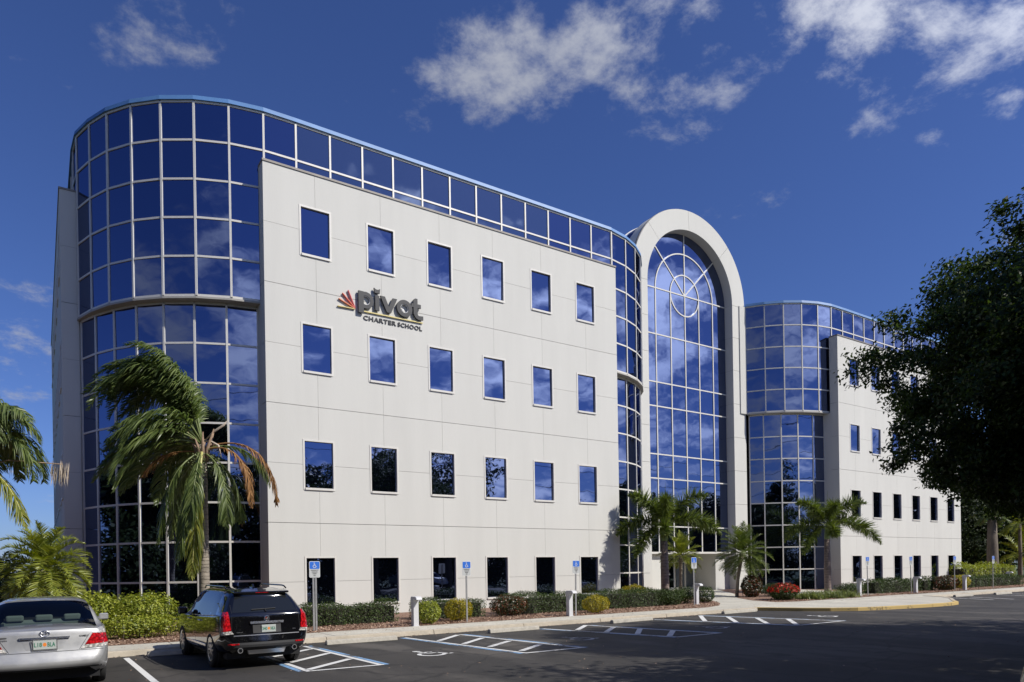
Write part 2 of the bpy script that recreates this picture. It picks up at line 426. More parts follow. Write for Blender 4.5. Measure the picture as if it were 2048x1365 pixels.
def ringbark(name, col, ring, freq):
    m, nt, b = new_mat(name)
    g = nd(nt, 'ShaderNodeNewGeometry')
    sp = nd(nt, 'ShaderNodeSeparateXYZ'); nt.links.new(g.outputs['Position'], sp.inputs[0])
    n = nd(nt, 'ShaderNodeTexNoise', i_Scale=6.0, i_Detail=5.0); nt.links.new(g.outputs['Position'], n.inputs['Vector'])
    z = mth(nt, 'ADD', mth(nt, 'MULTIPLY', sp.outputs[2], freq), mth(nt, 'MULTIPLY', n.outputs[0], 1.3))
    fr = mth(nt, 'FRACT', z)
    r = nd(nt, 'ShaderNodeMapRange', interpolation_type='SMOOTHSTEP'); r.inputs[1].default_value = 0.0; r.inputs[2].default_value = 0.22; nt.links.new(fr, r.inputs[0])
    mx = nd(nt, 'ShaderNodeMixRGB'); mx.inputs[1].default_value = tuple(ring) + (1,); mx.inputs[2].default_value = tuple(col) + (1,)
    nt.links.new(r.outputs[0], mx.inputs[0])
    hv = nd(nt, 'ShaderNodeHueSaturation'); nt.links.new(mx.outputs[0], hv.inputs['Color'])
    v = nd(nt, 'ShaderNodeMapRange'); v.inputs[1].default_value = 0.3; v.inputs[2].default_value = 0.7; v.inputs[3].default_value = 0.7; v.inputs[4].default_value = 1.25
    nt.links.new(n.outputs[0], v.inputs[0]); nt.links.new(v.outputs[0], hv.inputs['Value'])
    nt.links.new(hv.outputs[0], b.inputs['Base Color']); b.inputs['Roughness'].default_value = 0.9
    bp = nd(nt, 'ShaderNodeBump'); bp.inputs['Strength'].default_value = 0.5; bp.inputs['Distance'].default_value = 0.03
    nt.links.new(r.outputs[0], bp.inputs['Height']); nt.links.new(bp.outputs[0], b.inputs['Normal'])
    return m
M['palm_trunk'] = ringbark('palm_trunk', (0.26, 0.225, 0.18), (0.12, 0.10, 0.08), 9.0)
M['foxtail_trunk'] = ringbark('foxtail_trunk', (0.22, 0.17, 0.145), (0.11, 0.08, 0.065), 7.0)
M['crownshaft'] = simple('green_crownshaft', (0.13, 0.19, 0.07), 0.5, var=0.2, vscale=6)
M['frond'] = leafmat('palm_leaflets', (0.050, 0.082, 0.020), (0.18, 0.225, 0.07), 0.42, 0.35, 0.45)
M['frond_yellow'] = leafmat('yellow_green_leaflets', (0.10, 0.13, 0.02), (0.26, 0.26, 0.05), 0.4, 0.3, 0.5)
M['frond_dead'] = leafmat('brown_dead_leaflets', (0.16, 0.075, 0.025), (0.36, 0.20, 0.08), 0.7, 0.15, 0.2)
M['fox_leaf'] = leafmat('foxtail_leaflets', (0.042, 0.070, 0.016), (0.17, 0.21, 0.042), 0.42, 0.3, 0.4)
M['pygmy_leaf'] = leafmat('date_palm_leaflets', (0.11, 0.15, 0.018), (0.32, 0.33, 0.055), 0.38, 0.3, 0.5)
M['sheath'] = simple('dry_leaf_sheath', (0.25, 0.17, 0.11), 0.85, var=0.35, vscale=14, bump=0.5, bscale=30)
M['pale_spathe'] = simple('pale_dry_spathe', (0.42, 0.35, 0.27), 0.8, var=0.15, vscale=8)
M['stalk'] = simple('yellow_leaf_stalk', (0.40, 0.38, 0.13), 0.5, var=0.15, vscale=8)
M['rachis'] = simple('green_leaf_stalk', (0.13, 0.16, 0.05), 0.5)
M['fruit'] = simple('green_palm_fruit', (0.12, 0.15, 0.05), 0.5)
M['ficus'] = leafmat('dark_ficus_leaf', (0.014, 0.027, 0.007), (0.078, 0.118, 0.024), 0.5, 0.25, 0.25)
M['wood'] = leafmat('wood_leaf', (0.008, 0.016, 0.005), (0.030, 0.048, 0.012), 0.6, 0.15, 0.2)
M['oak'] = leafmat('oak_leaf', (0.016, 0.028, 0.008), (0.045, 0.066, 0.018), 0.5, 0.2, 0.4)
M['hedge'] = leafmat('dark_hedge_leaf', (0.020, 0.036, 0.009), (0.070, 0.105, 0.024), 0.5, 0.2, 0.25)
M['shrub'] = leafmat('bright_shrub_leaf', (0.10, 0.145, 0.014), (0.38, 0.40, 0.06), 0.42, 0.3, 0.4)
M['gold'] = leafmat('golden_shrub_leaf', (0.14, 0.15, 0.008), (0.46, 0.36, 0.03), 0.45, 0.3, 0.4)
M['croton'] = leafmat('croton_leaf', (0.02, 0.035, 0.010), (0.17, 0.030, 0.012), 0.4, 0.2, 0.4, extra=((0.045, 0.06, 0.02), 0.45))
M['redflower'] = leafmat('red_blossom', (0.25, 0.012, 0.008), (0.55, 0.05, 0.02), 0.5, 0.25, 0.3)
M['blade'] = leafmat('striped_grass_blade', (0.06, 0.09, 0.02), (0.24, 0.27, 0.09), 0.45, 0.3, 0.4)
M['galv'] = simple('galvanised_steel', (0.42, 0.42, 0.42), 0.42, metal=0.7, var=0.12, vscale=12)
M['signwhite'] = simple('sign_white', (0.66, 0.67, 0.66), 0.4)
M['signgrey'] = simple('sign_grey', (0.45, 0.46, 0.45), 0.5)
M['signblue'] = simple('sign_blue', (0.03, 0.14, 0.55), 0.4)
M['ink'] = simple('black_ink', (0.02, 0.02, 0.022), 0.6)
M['lamp'] = simple('white_powder_coat', (0.55, 0.55, 0.56), 0.5, var=0.05, vscale=6)
M['lampin'] = simple('frosted_lens', (0.45, 0.45, 0.43), 0.3)
M['letter'] = simple('charcoal_letter', (0.013, 0.014, 0.017), 0.55)
M['neonrim'] = simple('white_acrylic', (0.75, 0.75, 0.75), 0.4)
M['black'] = simple('matt_black', (0.008, 0.008, 0.009), 0.7)
M['yellow_line'] = simple('pale_yellow_bar', (0.62, 0.52, 0.20), 0.5)

# ------------------------------------------------------------------ ground
def zb(y):                       # landscaped ground climbs gently from the sidewalk to the building
    return 0.12 + 0.0265 * max(0.0, min(y, 30.0) - 18.9)

def sheet(name, pts, mat, kind='structure', parent=None):
    mb = MB(); mb.poly(pts); o = mb.build(name, mat, parent, recalc=False)
    return tag(o, kind=kind)

g = MB(); g.quad((-900, -900, -.05), (1400, -900, -.05), (1400, 1400, -.05), (-900, 1400, -.05))
ground = tag(g.build('ground', M['grass'], recalc=False), kind='structure')
lot = sheet('parking_lot', [(-60, -7.5, 0), (95, -7.5, 0), (95, 17.5, 0), (-60, 17.5, 0)], M['asphalt'])

walk = MB(); walk.box(-40, 80, 17.55, 18.88, -.04, .105)
walk = tag(walk.build('sidewalk', M['reveal']), kind='structure')
rs = random.Random(3)
x = -12.3
while x < 66:
    mb = MB(); w = 1.86
    mb.box(x + .006, x + w - .006, 17.545, 18.9, 0.0, .118 + rs.uniform(-.002, .002))
    mb.build('sidewalk_slab', M['concrete'], walk, bevel=.008)
    x += w
kerbs = MB(); kerbs.box(-40, -12.4, 17.36, 17.54, -.04, .122); kerbs.box(66.2, 95, 17.36, 17.54, -.04, .122)
kerbs = tag(kerbs.build('kerb', M['kerb']), kind='structure')
x = -12.3
while x < 66:
    w = 3.05
    a, b = x, x + w
    for (p, q) in ((a, b),):
        if q > 23.4 and p < 36.6:
            if p < 23.4: q = 23.4
            elif q > 36.6: p = 36.6
            else: p = q
        if q - p > .1:
            mb = MB()
            mb.prism([(p + .004, 17.34, -.02), (p + .004, 17.54, -.02), (p + .004, 17.54, .122), (p + .004, 17.38, .122)], (q - p - .008, 0, 0))
            mb.build('kerb_stone', M['kerb'], kerbs, bevel=.012)
    x += w
# drop-off apron bulging into the lot, yellow kerb round its outside
ARC = [(23.2, 17.5), (23.55, 16.7), (24.0, 15.9), (24.6, 15.15), (25.4, 14.55), (26.5, 14.2), (27.9, 13.95), (29.4, 13.75), (30.8, 13.68),
       (31.8, 13.85), (32.5, 14.25), (33.6, 14.8), (34.9, 15.45), (36.0, 16.3), (36.7, 17.5)]
def inset(pts, d):
    out = []
    for i, p in enumerate(pts):
        a = Vector(pts[max(i - 1, 0)]); b = Vector(pts[min(i + 1, len(pts) - 1)])
        t = (b - a).normalized(); n = Vector((-t.y, t.x))
        out.append((p[0] + n.x * d, p[1] + n.y * d))
    return out
IN = inset(ARC, .17)
ap = MB(); ap.prism([(p[0], p[1], -.02) for p in IN] , (0, 0, .132))
apron = tag(ap.build('apron', M['concrete']), kind='structure')
# tooled joints: thin dark grooves across the apron
for xx in (25.8, 28.0, 30.2, 32.4, 34.6):
    mb = MB(); y0 = np.interp(xx, [p[0] for p in IN], [p[1] for p in IN]) + .02
    mb.box(xx - .008, xx + .008, y0, 17.52, .100, .1135)
    mb.build('joint', M['reveal'], apron)
for i in range(len(ARC) - 1):
    p, q = ARC[i], ARC[i + 1]; pi, qi = IN[i], IN[i + 1]
    mb = MB()
    mb.prism([(p[0], p[1], -.02), (q[0], q[1], -.02), (qi[0], qi[1], -.02), (pi[0], pi[1], -.02)], (0, 0, .146))
    mb.build('kerb_stone', M['yellow_paint'] if i < 10 else M['kerb'], apron, bevel=.012)
# walk up to the entrance and the planting beds on either side of it
sheet('entrance_walk', [(20.0, 18.89, zb(18.9) - .008), (38.0, 18.89, zb(18.9) - .008), (38.0, 29.6, zb(29.6) - .008), (20.0, 29.6, zb(29.6) - .008)], M['concrete'])
BED1 = [(-30, 18.91), (22.1, 18.91), (23.4, 19.35), (24.5, 20.2), (25.5, 21.4), (26.8, 23.3), (28.0, 25.4), (28.6, 27.9), (14, 34), (-30, 34)]
BED2 = [(27.1, 19.25), (28.3, 18.98), (33.6, 18.98), (34.2, 19.06), (75, 19.06), (75, 34), (40, 34), (33.7, 27.9), (31.0, 24.6), (28.2, 22.2), (27.2, 20.6)]
for bd in (BED1, BED2):
    sheet('planting_bed', [(p[0], p[1], zb(p[1])) for p in bd], M['mulch'])
def inside(poly, x, y):
    c = False
    for i in range(len(poly)):
        x1, y1 = poly[i]; x2, y2 = poly[i - 1]
        if (y1 > y) != (y2 > y) and x < (x2 - x1) * (y - y1) / (y2 - y1) + x1: c = not c
    return c
def chips():
    rg = np.random.default_rng(5); P = []
    while len(P) < 15000:
        x = rg.uniform(0.5, 60); y = 18.93 + abs(rg.normal(0, 1.1))
        if x > 25 and rg.random() < .5: continue
        if inside(BED1, x, y) or inside(BED2, x, y): P.append((x, y, zb(y) + rg.uniform(.004, .03)))
    P = np.array(P); n = len(P)
    a = rg.uniform(0, 6.28, n); tl = rg.normal(0, .35, n)
    l = rg.uniform(.02, .055, n)[:, None]; w = rg.uniform(.008, .02, n)[:, None]
    d = np.stack([np.cos(a), np.sin(a), tl], 1); s = np.stack([-np.sin(a), np.cos(a), rg.normal(0, .4, n)], 1)
    V = np.stack([P - d * l, P + s * w, P + d * l, P - s * w], 1).reshape(-1, 3)
    V[:, 2] = np.maximum(V[:, 2], .125)
    return V, np.arange(4 * n).reshape(-1, 4)
V, F = chips()
tag(link_mesh('mulch_chips', np_mesh('mulch_chips', V, F), M['chips'], (0, 0, 0)), 'loose red brown bark chips strewn over the planting beds', 'mulch', kind='stuff')

# painted markings, 4 mm sheets over the asphalt, children of the lot
def stripe(a, b, w, mat, z=.004, name='painted_line'):
    a, b = Vector(a), Vector(b); t = (b - a).normalized(); n = Vector((-t.y, t.x)) * w / 2
    mb = MB(); mb.quad((a.x - n.x, a.y - n.y, z), (b.x - n.x, b.y - n.y, z), (b.x + n.x, b.y + n.y, z), (a.x + n.x, a.y + n.y, z))
    return mb.build(name, mat, lot, recalc=False)
WP, BP, GP = M['white_paint'], M['blue_paint'], M['ghost_paint']
stripe((1.50, 17.0), (1.56, 11.0), .11, WP)
AISLES = [((3.94, 16.7), (3.94, 12.38), (5.22, 16.7), (5.30, 12.30)),
          ((7.98, 16.95), (8.42, 12.0), (9.50, 16.7), (9.93, 11.98)),
          ((12.25, 16.6), (13.22, 12.2), (13.95, 16.6), (14.75, 12.2)),
          ((17.1, 16.95), (18.3, 12.2), (19.5, 17.1), (20.6, 12.25))]
HATCH = [[((3.98, 12.54), (5.16, 13.55)), ((4.0, 13.75), (5.16, 14.81)), ((4.0, 14.95), (5.16, 15.95))],
         [((8.21, 15.5), (9.36, 16.57)), ((8.32, 14.45), (9.42, 15.39)), ((8.44, 13.49), (9.51, 14.28)), ((8.54, 12.36), (9.60, 13.12))],
         [((12.64, 15.49), (13.89, 16.6)), ((12.81, 14.45), (13.98, 15.45)), ((13.01, 13.45), (14.15, 14.52)), ((13.2, 12.5), (14.4, 13.5))],
         [((17.49, 15.02), (19.53, 17.0)), ((17.75, 14.0), (19.66, 15.9)), ((17.98, 13.06), (19.82, 14.83)), ((18.28, 12.3), (20.15, 13.9))]]
for (a0, a1, b0, b1), hs in zip(AISLES, HATCH):
    stripe(a0, a1, .10, WP); stripe(b0, b1, .10, WP)
    stripe((a1[0] - .05, a1[1]), (b1[0] + .05, b1[1]), .10, WP, .008)
    stripe((a0[0] - .12, a0[1]), (a1[0] - .12, a1[1]), .10, BP)
    stripe((b0[0] + .12, b0[1]), (b1[0] + .12, b1[1]), .10, BP)
    for h in hs: stripe(h[0], h[1], .15, WP, .012)
for a, b in (((37.5, 16.6), (36.5, 14.4)), ((38.9, 16.4), (37.6, 14.0)), ((42.3, 16.6), (41.2, 14.2)), ((44.0, 16.6), (42.9, 14.2)), ((47.8, 16.6), (46.7, 14.2))):
    stripe(a, b, .12, WP)
def wheelchair(cx, cy, s, mat, ux=(1, 0), z=.005):
    """flat access symbol: head, back, seat, leg, wheel arc"""
    mb = MB()
    u = Vector((ux[0], ux[1])).normalized(); v = Vector((-u.y, u.x))
    def P(a, b): return (cx + (u.x * a + v.x * b) * s, cy + (u.y * a + v.y * b) * s, z)
    def disc(a, b, r, n=14): mb.poly([P(a + r * math.cos(t * 2 * math.pi / n), b + r * math.sin(t * 2 * math.pi / n)) for t in range(n)])
    def bar(a, b, w):
        a, b = Vector(a), Vector(b); t = (b - a).normalized(); n = Vector((-t.y, t.x)) * w / 2
        mb.poly([P(*(a - n)), P(*(b - n)), P(*(b + n)), P(*(a + n))])
    disc(-.08, .46, .075)
    bar((-.08, .36), (-.04, .06), .09); bar((-.07, .24), (.14, .24), .06); bar((-.08, .06), (.17, .06), .08)
    bar((.15, .08), (.26, -.22), .08); bar((.24, -.21), (.36, -.17), .07)
    a0, a1, n = R(120), R(345), 14
    pts = [(math.cos(a0 + (a1 - a0) * i / n), math.sin(a0 + (a1 - a0) * i / n)) for i in range(n + 1)]
    for i in range(n):
        p, q = pts[i], pts[i + 1]
        mb.poly([P(-.04 + .19 * p[0], -.10 + .19 * p[1]), P(-.04 + .27 * p[0], -.10 + .27 * p[1]), P(-.04 + .27 * q[0], -.10 + .27 * q[1]), P(-.04 + .19 * q[0], -.10 + .19 * q[1])])
    return mb
for cx, cy, m in ((6.86, 13.3, WP), (11.2, 13.6, GP), (16.1, 13.5, GP), (22.1, 13.8, WP)):
    wheelchair(cx, cy, 1.15, m).build('painted_wheelchair', m, lot, recalc=False)

# concrete wheel stops
def wheel_stop(x0, y0, x1, y1, label):
    a, b = Vector((x0, y0, 0)), Vector((x1, y1, 0)); t = (b - a).normalized(); n = Vector((-t.y, t.x, 0))
    mb = MB()
    prof = [(-.085, 0), (.085, 0), (.062, .10), (.048, .115), (-.048, .115), (-.062, .10)]
    mb.prism([a + n * p + Vector((0, 0, q)) for p, q in prof], b - a)
    o = mb.build('wheel_stop', M['stop'], bevel=.012)
    tag(o, label, 'wheel stop', 'concrete wheel stops along the kerb')
wheel_stop(1.9, 17.0, 3.75, 16.98, 'concrete wheel stop mostly hidden by the front of the black car')
wheel_stop(5.72, 16.6, 7.55, 16.55, 'concrete wheel stop just right of the black car')
wheel_stop(10.28, 16.45, 12.0, 16.5, 'concrete wheel stop beyond the bay with the bright white wheelchair symbol')
wheel_stop(14.95, 16.6, 16.85, 16.75, 'concrete wheel stop in front of the third blue parking sign')
wheel_stop(20.69, 16.95, 22.65, 17.02, 'concrete wheel stop beside the start of the yellow kerb')
wheel_stop(38.4, 16.92, 40.2, 16.86, 'concrete wheel stop right of the yellow kerb, near the red shrub')
wheel_stop(42.2, 16.6, 44.0, 16.55, 'far concrete wheel stop at the right end of the lot')

# ------------------------------------------------------------------ the building
Z0 = 0.22
bld = empty('office_building', (31.3, 24, Z0), 'white four storey office building with curved blue glass corners and arched entrance', 'building')
D = 23.95
DG = 24.5
ROWZ = [.58, 4.62, 8.66, 12.70]          # window sills
WH, WW = 1.75, 1.13
WALL_TOP = 15.58

def facade(org, u, length, wins, rows, gone=(), names=('facade_wall', 'wall_panel', 'window')):
    """precast wall: backing, jointed panels with window cut-outs, framed windows. Seen from outside, u runs left to right."""
    u = Vector(u); n = Vector((u.y, -u.x, 0)); org = Vector(org)
    def P(s, d, z): return org + u * s - n * d + Vector((0, 0, z))
    TH, DEP = .12, .54
    bk = MB()
    bk.obox(P(.13, TH, 0.0), u * (length - .26), -n * (DEP - TH), Vector((0, 0, WALL_TOP - .012)))
    wall = bk.build(names[0], M['reveal'], bld)
    cols = [0.0] + [w + WW / 2 for w in wins] + [length]
    zj = [0.1]
    for k, z in enumerate(rows):
        zj.append(z + WH / 2)
        zj.append(z + WH / 2 + 2.02 if k < len(rows) - 1 else WALL_TOP)
    GJ = lambda j, n: .008 if (j % 2 == 0 and 0 < j < n) else .0045
    G = .0035
    holes = [(w, w + WW, z, z + WH) for w in wins for z in rows if (w, z) not in gone]
    for i in range(len(cols) - 1):
        for j in range(len(zj) - 1):
            s0, s1 = cols[i] + (G if i else 0), cols[i + 1] - (G if i < len(cols) - 2 else 0)
            z0, z1 = zj[j] + (GJ(j, len(zj)) if j else 0), zj[j + 1] - (GJ(j + 1, len(zj)) if j < len(zj) - 2 else 0)
            hs = [h for h in holes if h[0] < s1 and h[1] > s0 and h[2] < z1 and h[3] > z0]
            ss = sorted({s0, s1} | {v for h in hs for v in h[:2] if s0 < v < s1})
            zz = sorted({z0, z1} | {v for h in hs for v in h[2:] if z0 < v < z1})
            fill = [[not any(h[0] <= (ss[a] + ss[a + 1]) / 2 <= h[1] and h[2] <= (zz[b] + zz[b + 1]) / 2 <= h[3] for h in hs)
                     for b in range(len(zz) - 1)] for a in range(len(ss) - 1)]
            mb = MB()
            na, nb = len(ss) - 1, len(zz) - 1
            for a in range(na):
                for b in range(nb):
                    if not fill[a][b]: continue
                    p, q, z_0, z_1 = ss[a], ss[a + 1], zz[b], zz[b + 1]
                    mb.quad(P(p, 0, z_0), P(q, 0, z_0), P(q, 0, z_1), P(p, 0, z_1))
                    f = lambda a_, b_: 0 <= a_ < na and 0 <= b_ < nb and fill[a_][b_]
                    lt = DEP if (i == 0 and a == 0) else TH
                    rt = DEP if (i == len(cols) - 2 and a == na - 1) else TH
                    if not f(a - 1, b): mb.quad(P(p, lt, z_0), P(p, 0, z_0), P(p, 0, z_1), P(p, lt, z_1))
                    if not f(a + 1, b): mb.quad(P(q, 0, z_0), P(q, rt, z_0), P(q, rt, z_1), P(q, 0, z_1))
                    if not f(a, b + 1): mb.quad(P(p, 0, z_1), P(q, 0, z_1), P(q, TH, z_1), P(p, TH, z_1))
                    if not f(a, b - 1): mb.quad(P(p, TH, z_0), P(q, TH, z_0), P(q, 0, z_0), P(p, 0, z_0))
            mb.build(names[1], M['wall'], wall, recalc=False)
    cp = MB(); cp.obox(P(-.02, -.03, WALL_TOP), u * (length + .04), -n * (DEP + .03), Vector((0, 0, .07)))
    cp.build('wall_cap', M['cap'], wall)
    for w, z in [(w, z) for w in wins for z in rows if (w, z) not in gone]:
        fr = MB(); t = .06; e = .002
        a0, a1, b0, b1 = w + e, w + WW - e, z + e, z + WH - e
        d0, dd = -.014, .115
        fr.obox(P(a0, d0, b0), u * t, -n * dd, Vector((0, 0, b1 - b0)))
        fr.obox(P(a1 - t, d0, b0), u * t, -n * dd, Vector((0, 0, b1 - b0)))
        fr.obox(P(a0 + t, d0, b1 - t), u * (a1 - a0 - 2 * t), -n * dd, Vector((0, 0, t)))
        fr.obox(P(a0 + t, d0 - .03, b0), u * (a1 - a0 - 2 * t), -n * (dd + .03), Vector((0, 0, t + .015)))
        win = fr.build(names[2], M['frame'], bld)
        pn = MB(); r1, r2 = rs.gauss(0, .004), rs.gauss(0, .004)
        c = [(a0 + t, b0 + t), (a1 - t, b0 + t), (a1 - t, b1 - t), (a0 + t, b1 - t)]
        hw, hh = (a1 - a0) / 2 - t, (b1 - b0) / 2 - t
        dd = [.07 + r1 * sx * hw * 2 + r2 * sz * hh * 2 for sx, sz in ((-1, -1), (1, -1), (1, 1), (-1, 1))]
        pn.quad(*[P(s_, d_, z_) for (s_, z_), d_ in zip(c, dd)])
        pn.build('window_pane', M['glass'], win, recalc=False)
    return wall

WINS_A = [1.2 + 2.4384 * i for i in range(6)]
facade((6.35, D, 0), (1, 0, 0), 15.8, WINS_A, ROWZ)
facade((40.07, D, 0), (1, 0, 0), 15.45, WINS_A, ROWZ)
facade((.75, 50.0, 0), (0, -1, 0), 20.45, [1.5 + 2.4384 * i for i in range(8)], ROWZ)

def arc_pts(x0, yc, r, s, ks, mirror=None):
    """vertices on the drum: k steps of s/5.8 rad from the tangent point, + to the right, - to the left"""
    out = []
    for k in ks:
        t = k * s / 5.8
        out.append((x0 + r * math.sin(t), yc - r * math.cos(t)))
    return out

def curtain(name, pts, zs, mw=.066, tilt=.0055, glass='glass', lowfill=None, dull=(), skip=()):
    """glazed skin following the plan polyline pts (left to right seen from outside)"""
    pts = [Vector((p[0], p[1], 0)) for p in pts]
    bk = MB()
    for a, b in zip(pts[:-1], pts[1:]):
        t = (b - a).normalized(); n = Vector((t.y, -t.x, 0))
        bk.quad(a - n * .10 + Vector((0, 0, zs[0])), b - n * .10 + Vector((0, 0, zs[0])), b - n * .10 + Vector((0, 0, zs[-1])), a - n * .10 + Vector((0, 0, zs[-1])))
    cw = bk.build(name, M['black'], bld, recalc=False)
    for i, (a, b) in enumerate(zip(pts[:-1], pts[1:])):
        t = (b - a); ln = t.length; t.normalize(); n = Vector((t.y, -t.x, 0))
        for j in range(len(zs) - 1):
            if (i, j) in skip: continue
            z0, z1 = zs[j], zs[j + 1]
            r1, r2 = rs.gauss(0, tilt), rs.gauss(0, tilt)
            c = []
            for sx, sz in ((-1, -1), (1, -1), (1, 1), (-1, 1)):
                s_ = ln / 2 + sx * (ln / 2 - .02); z_ = (z0 + z1) / 2 + sz * ((z1 - z0) / 2 - .02)
                c.append(a + t * s_ - n * (.012 + r1 * sx * ln / 2 + r2 * sz * (z1 - z0) / 2) + Vector((0, 0, z_)))
            mb = MB(); mb.quad(*c)
            mb.build('glass_pane', M['glass_dull'] if (i, j) in dull else M[glass], cw, recalc=False)
    for i, p in enumerate(pts):
        t = (pts[min(i + 1, len(pts) - 1)] - pts[max(i - 1, 0)]).normalized(); n = Vector((t.y, -t.x, 0))
        mb = MB(); mb.obox(p - t * mw / 2 - n * .10 + Vector((0, 0, zs[0])), t * mw, n * .125, Vector((0, 0, zs[-1] - zs[0])))
        mb.build('mullion', M['frame'], cw)
    for j, z in enumerate(zs):
        mb = MB(); h = mw if 0 < j < len(zs) - 1 else mw * 1.2
        for a, b in zip(pts[:-1], pts[1:]):
            t = (b - a).normalized(); n = Vector((t.y, -t.x, 0))
            mb.obox(a + t * (mw / 2) - n * .09 + Vector((0, 0, z - h / 2)), (b - a) - t * mw, n * .107, Vector((0, 0, h)))
        mb.build('transom', M['frame'], cw)
    return cw

YC = 30.3
UZ = [11.07, 12.38, 13.67, 14.95, 16.25, 17.53]
LZ = [.2, 1.51, 2.86, 4.20, 5.55, 6.89, 8.24, 9.58, 10.93]
LEFT_U = arc_pts(7.1, YC, 5.8, 1.1, [-8.5, -7.5, -6.5, -5.5, -4.5, -3.5, -2.5, -1.5, -.5])
LEFT_L = arc_pts(6.9, YC, 5.4, 1.1, [-8.3, -7.5, -6.5, -5.5, -4.5, -3.5, -2.5, -1.5, -.5])
LEFT_U[0], LEFT_U[1] = (1.22, 30.5), (1.285, 29.44)
LEFT_L[0], LEFT_L[1], LEFT_L[2] = (1.30, 30.2), (1.36, 29.50), (1.735, 28.50)
RIGHT_U = arc_pts(21.9, YC, 5.8, 1.1, [.5, 1.5, 2.5, 3.5, 4.5, 5.5])
RIGHT_L = arc_pts(22.3, YC, 5.4, 1.1, [.2, .5, 1.5, 2.5, 3.5, 4.5, 5.3])
BX = 40.94
BLEFT_U = arc_pts(BX, YC, 5.8, 1.1, [-5.5, -4.5, -3.5, -2.5, -1.5, -.5])
BLEFT_L = arc_pts(BX - .2, YC, 5.4, 1.1, [-5.3, -4.5, -3.5, -2.5, -1.5, -.5])
BAND_A = [(7.65 + 1.2292 * i, DG) for i in range(13)]
BAND_B = [(BX + .62 + 1.2192 * i, DG) for i in range(12)]
curtain('curved_glazing', LEFT_U + BAND_A[:1], UZ)
low_l = LEFT_L[:-1] + [(6.36, 24.92)]
curtain('curved_glazing', low_l, LZ)
curtain('curved_glazing', RIGHT_U, UZ)
curtain('curved_glazing', RIGHT_L, LZ)
curtain('curved_glazing', BLEFT_U + BAND_B[:1], UZ)
curtain('curved_glazing', BLEFT_L[:-1] + [(40.08, 24.92)], LZ)
dl = [(i, j) for i in range(0, 9) for j in (0, 1)]
curtain('ribbon_glazing', BAND_A, [15.2, 16.25, 17.53], dull=dl)
curtain('ribbon_glazing', BAND_A[-1:] + RIGHT_U[:1], [15.2, 16.25, 17.53])
curtain('ribbon_glazing', BAND_B, [15.2, 16.25, 17.53])
# left side ribbon, seen edge on: one joined part
mb = MB(); mb.box(1.25, 1.5, 30.6, 50, 15.2, 17.5)
sb = mb.build('side_glazing', M['glass'], bld)
for y in np.arange(31.2, 50, 1.22):
    mb = MB(); mb.box(1.20, 1.26, y, y + .07, 15.2, 17.5); mb.build('mullion', M['frame'], sb)

mb = MB(); mb.box(1.288, 1.345, 29.60, 29.72, .1, 11.0); mb.build('closing_panel', M['wall'], bld)
for xx in (6.352, 40.072):
    mb = MB(); mb.box(xx, xx + .12, 24.47, 25.4, .1, 11.0); mb.build('closing_panel', M['wall'], bld)
# roof edge, soffits, roof
outline = [(1.22, 50.0), (1.22, 31.2)] + LEFT_U + BAND_A + RIGHT_U
outline_b = BLEFT_U + BAND_B + [(BX + 14.6, 26.5), (BX + 14.6, 50)]
def offs(pts, d):
    out = []
    for i, p in enumerate(pts):
        a = Vector(pts[max(i - 1, 0)]); b = Vector(pts[min(i + 1, len(pts) - 1)])
        t = (b - a).normalized()
        out.append((p[0] + t.y * d, p[1] - t.x * d))
    return out
def coping(pts):
    mb = MB(); o, o2, i_ = offs(pts, .075), offs(pts, .045), offs(pts, -.30)
    n = len(pts)
    for k in range(n - 1):
        A = [(o[k][0], o[k][1], 17.56), (o[k + 1][0], o[k + 1][1], 17.56), (o2[k + 1][0], o2[k + 1][1], 17.71), (o2[k][0], o2[k][1], 17.71)]
        mb.quad(*A)
        mb.quad(A[3], A[2], (i_[k + 1][0], i_[k + 1][1], 17.73), (i_[k][0], i_[k][1], 17.73))
        mb.quad((i_[k][0], i_[k][1], 17.56), (i_[k + 1][0], i_[k + 1][1], 17.56), A[1], A[0])
    return mb.build('roof_coping', M['coping'], bld, recalc=False)
coping(outline); coping(outline_b)
for ol in (outline + [(26.9, 50)], outline_b + [(35.7, 50)]):
    mb = MB(); q = offs(ol, -.2); mb.prism([(p[0], p[1], 17.45) for p in q], (0, 0, .08)); mb.build('roof', M['roof'], bld)
def soffit(up, lo):
    mb = MB(); o = offs(up, .05); i_ = offs(lo, -.3)
    n = min(len(o), len(i_))
    top, bot = 11.025, 10.96
    ring = [(p[0], p[1], bot) for p in o] + [(p[0], p[1], bot) for p in i_[::-1]]
    mb.prism(ring, (0, 0, top - bot))
    mb.build('soffit', M['soffit'], bld)
soffit(LEFT_U + [(6.9, 24.5)], LEFT_L + [(6.9, 24.95)]); soffit([(21.9, 24.5)] + RIGHT_U, [(21.9, 24.95)] + RIGHT_L); soffit(BLEFT_U + [(40.5, 24.5)], BLEFT_L + [(40.5, 24.95)])

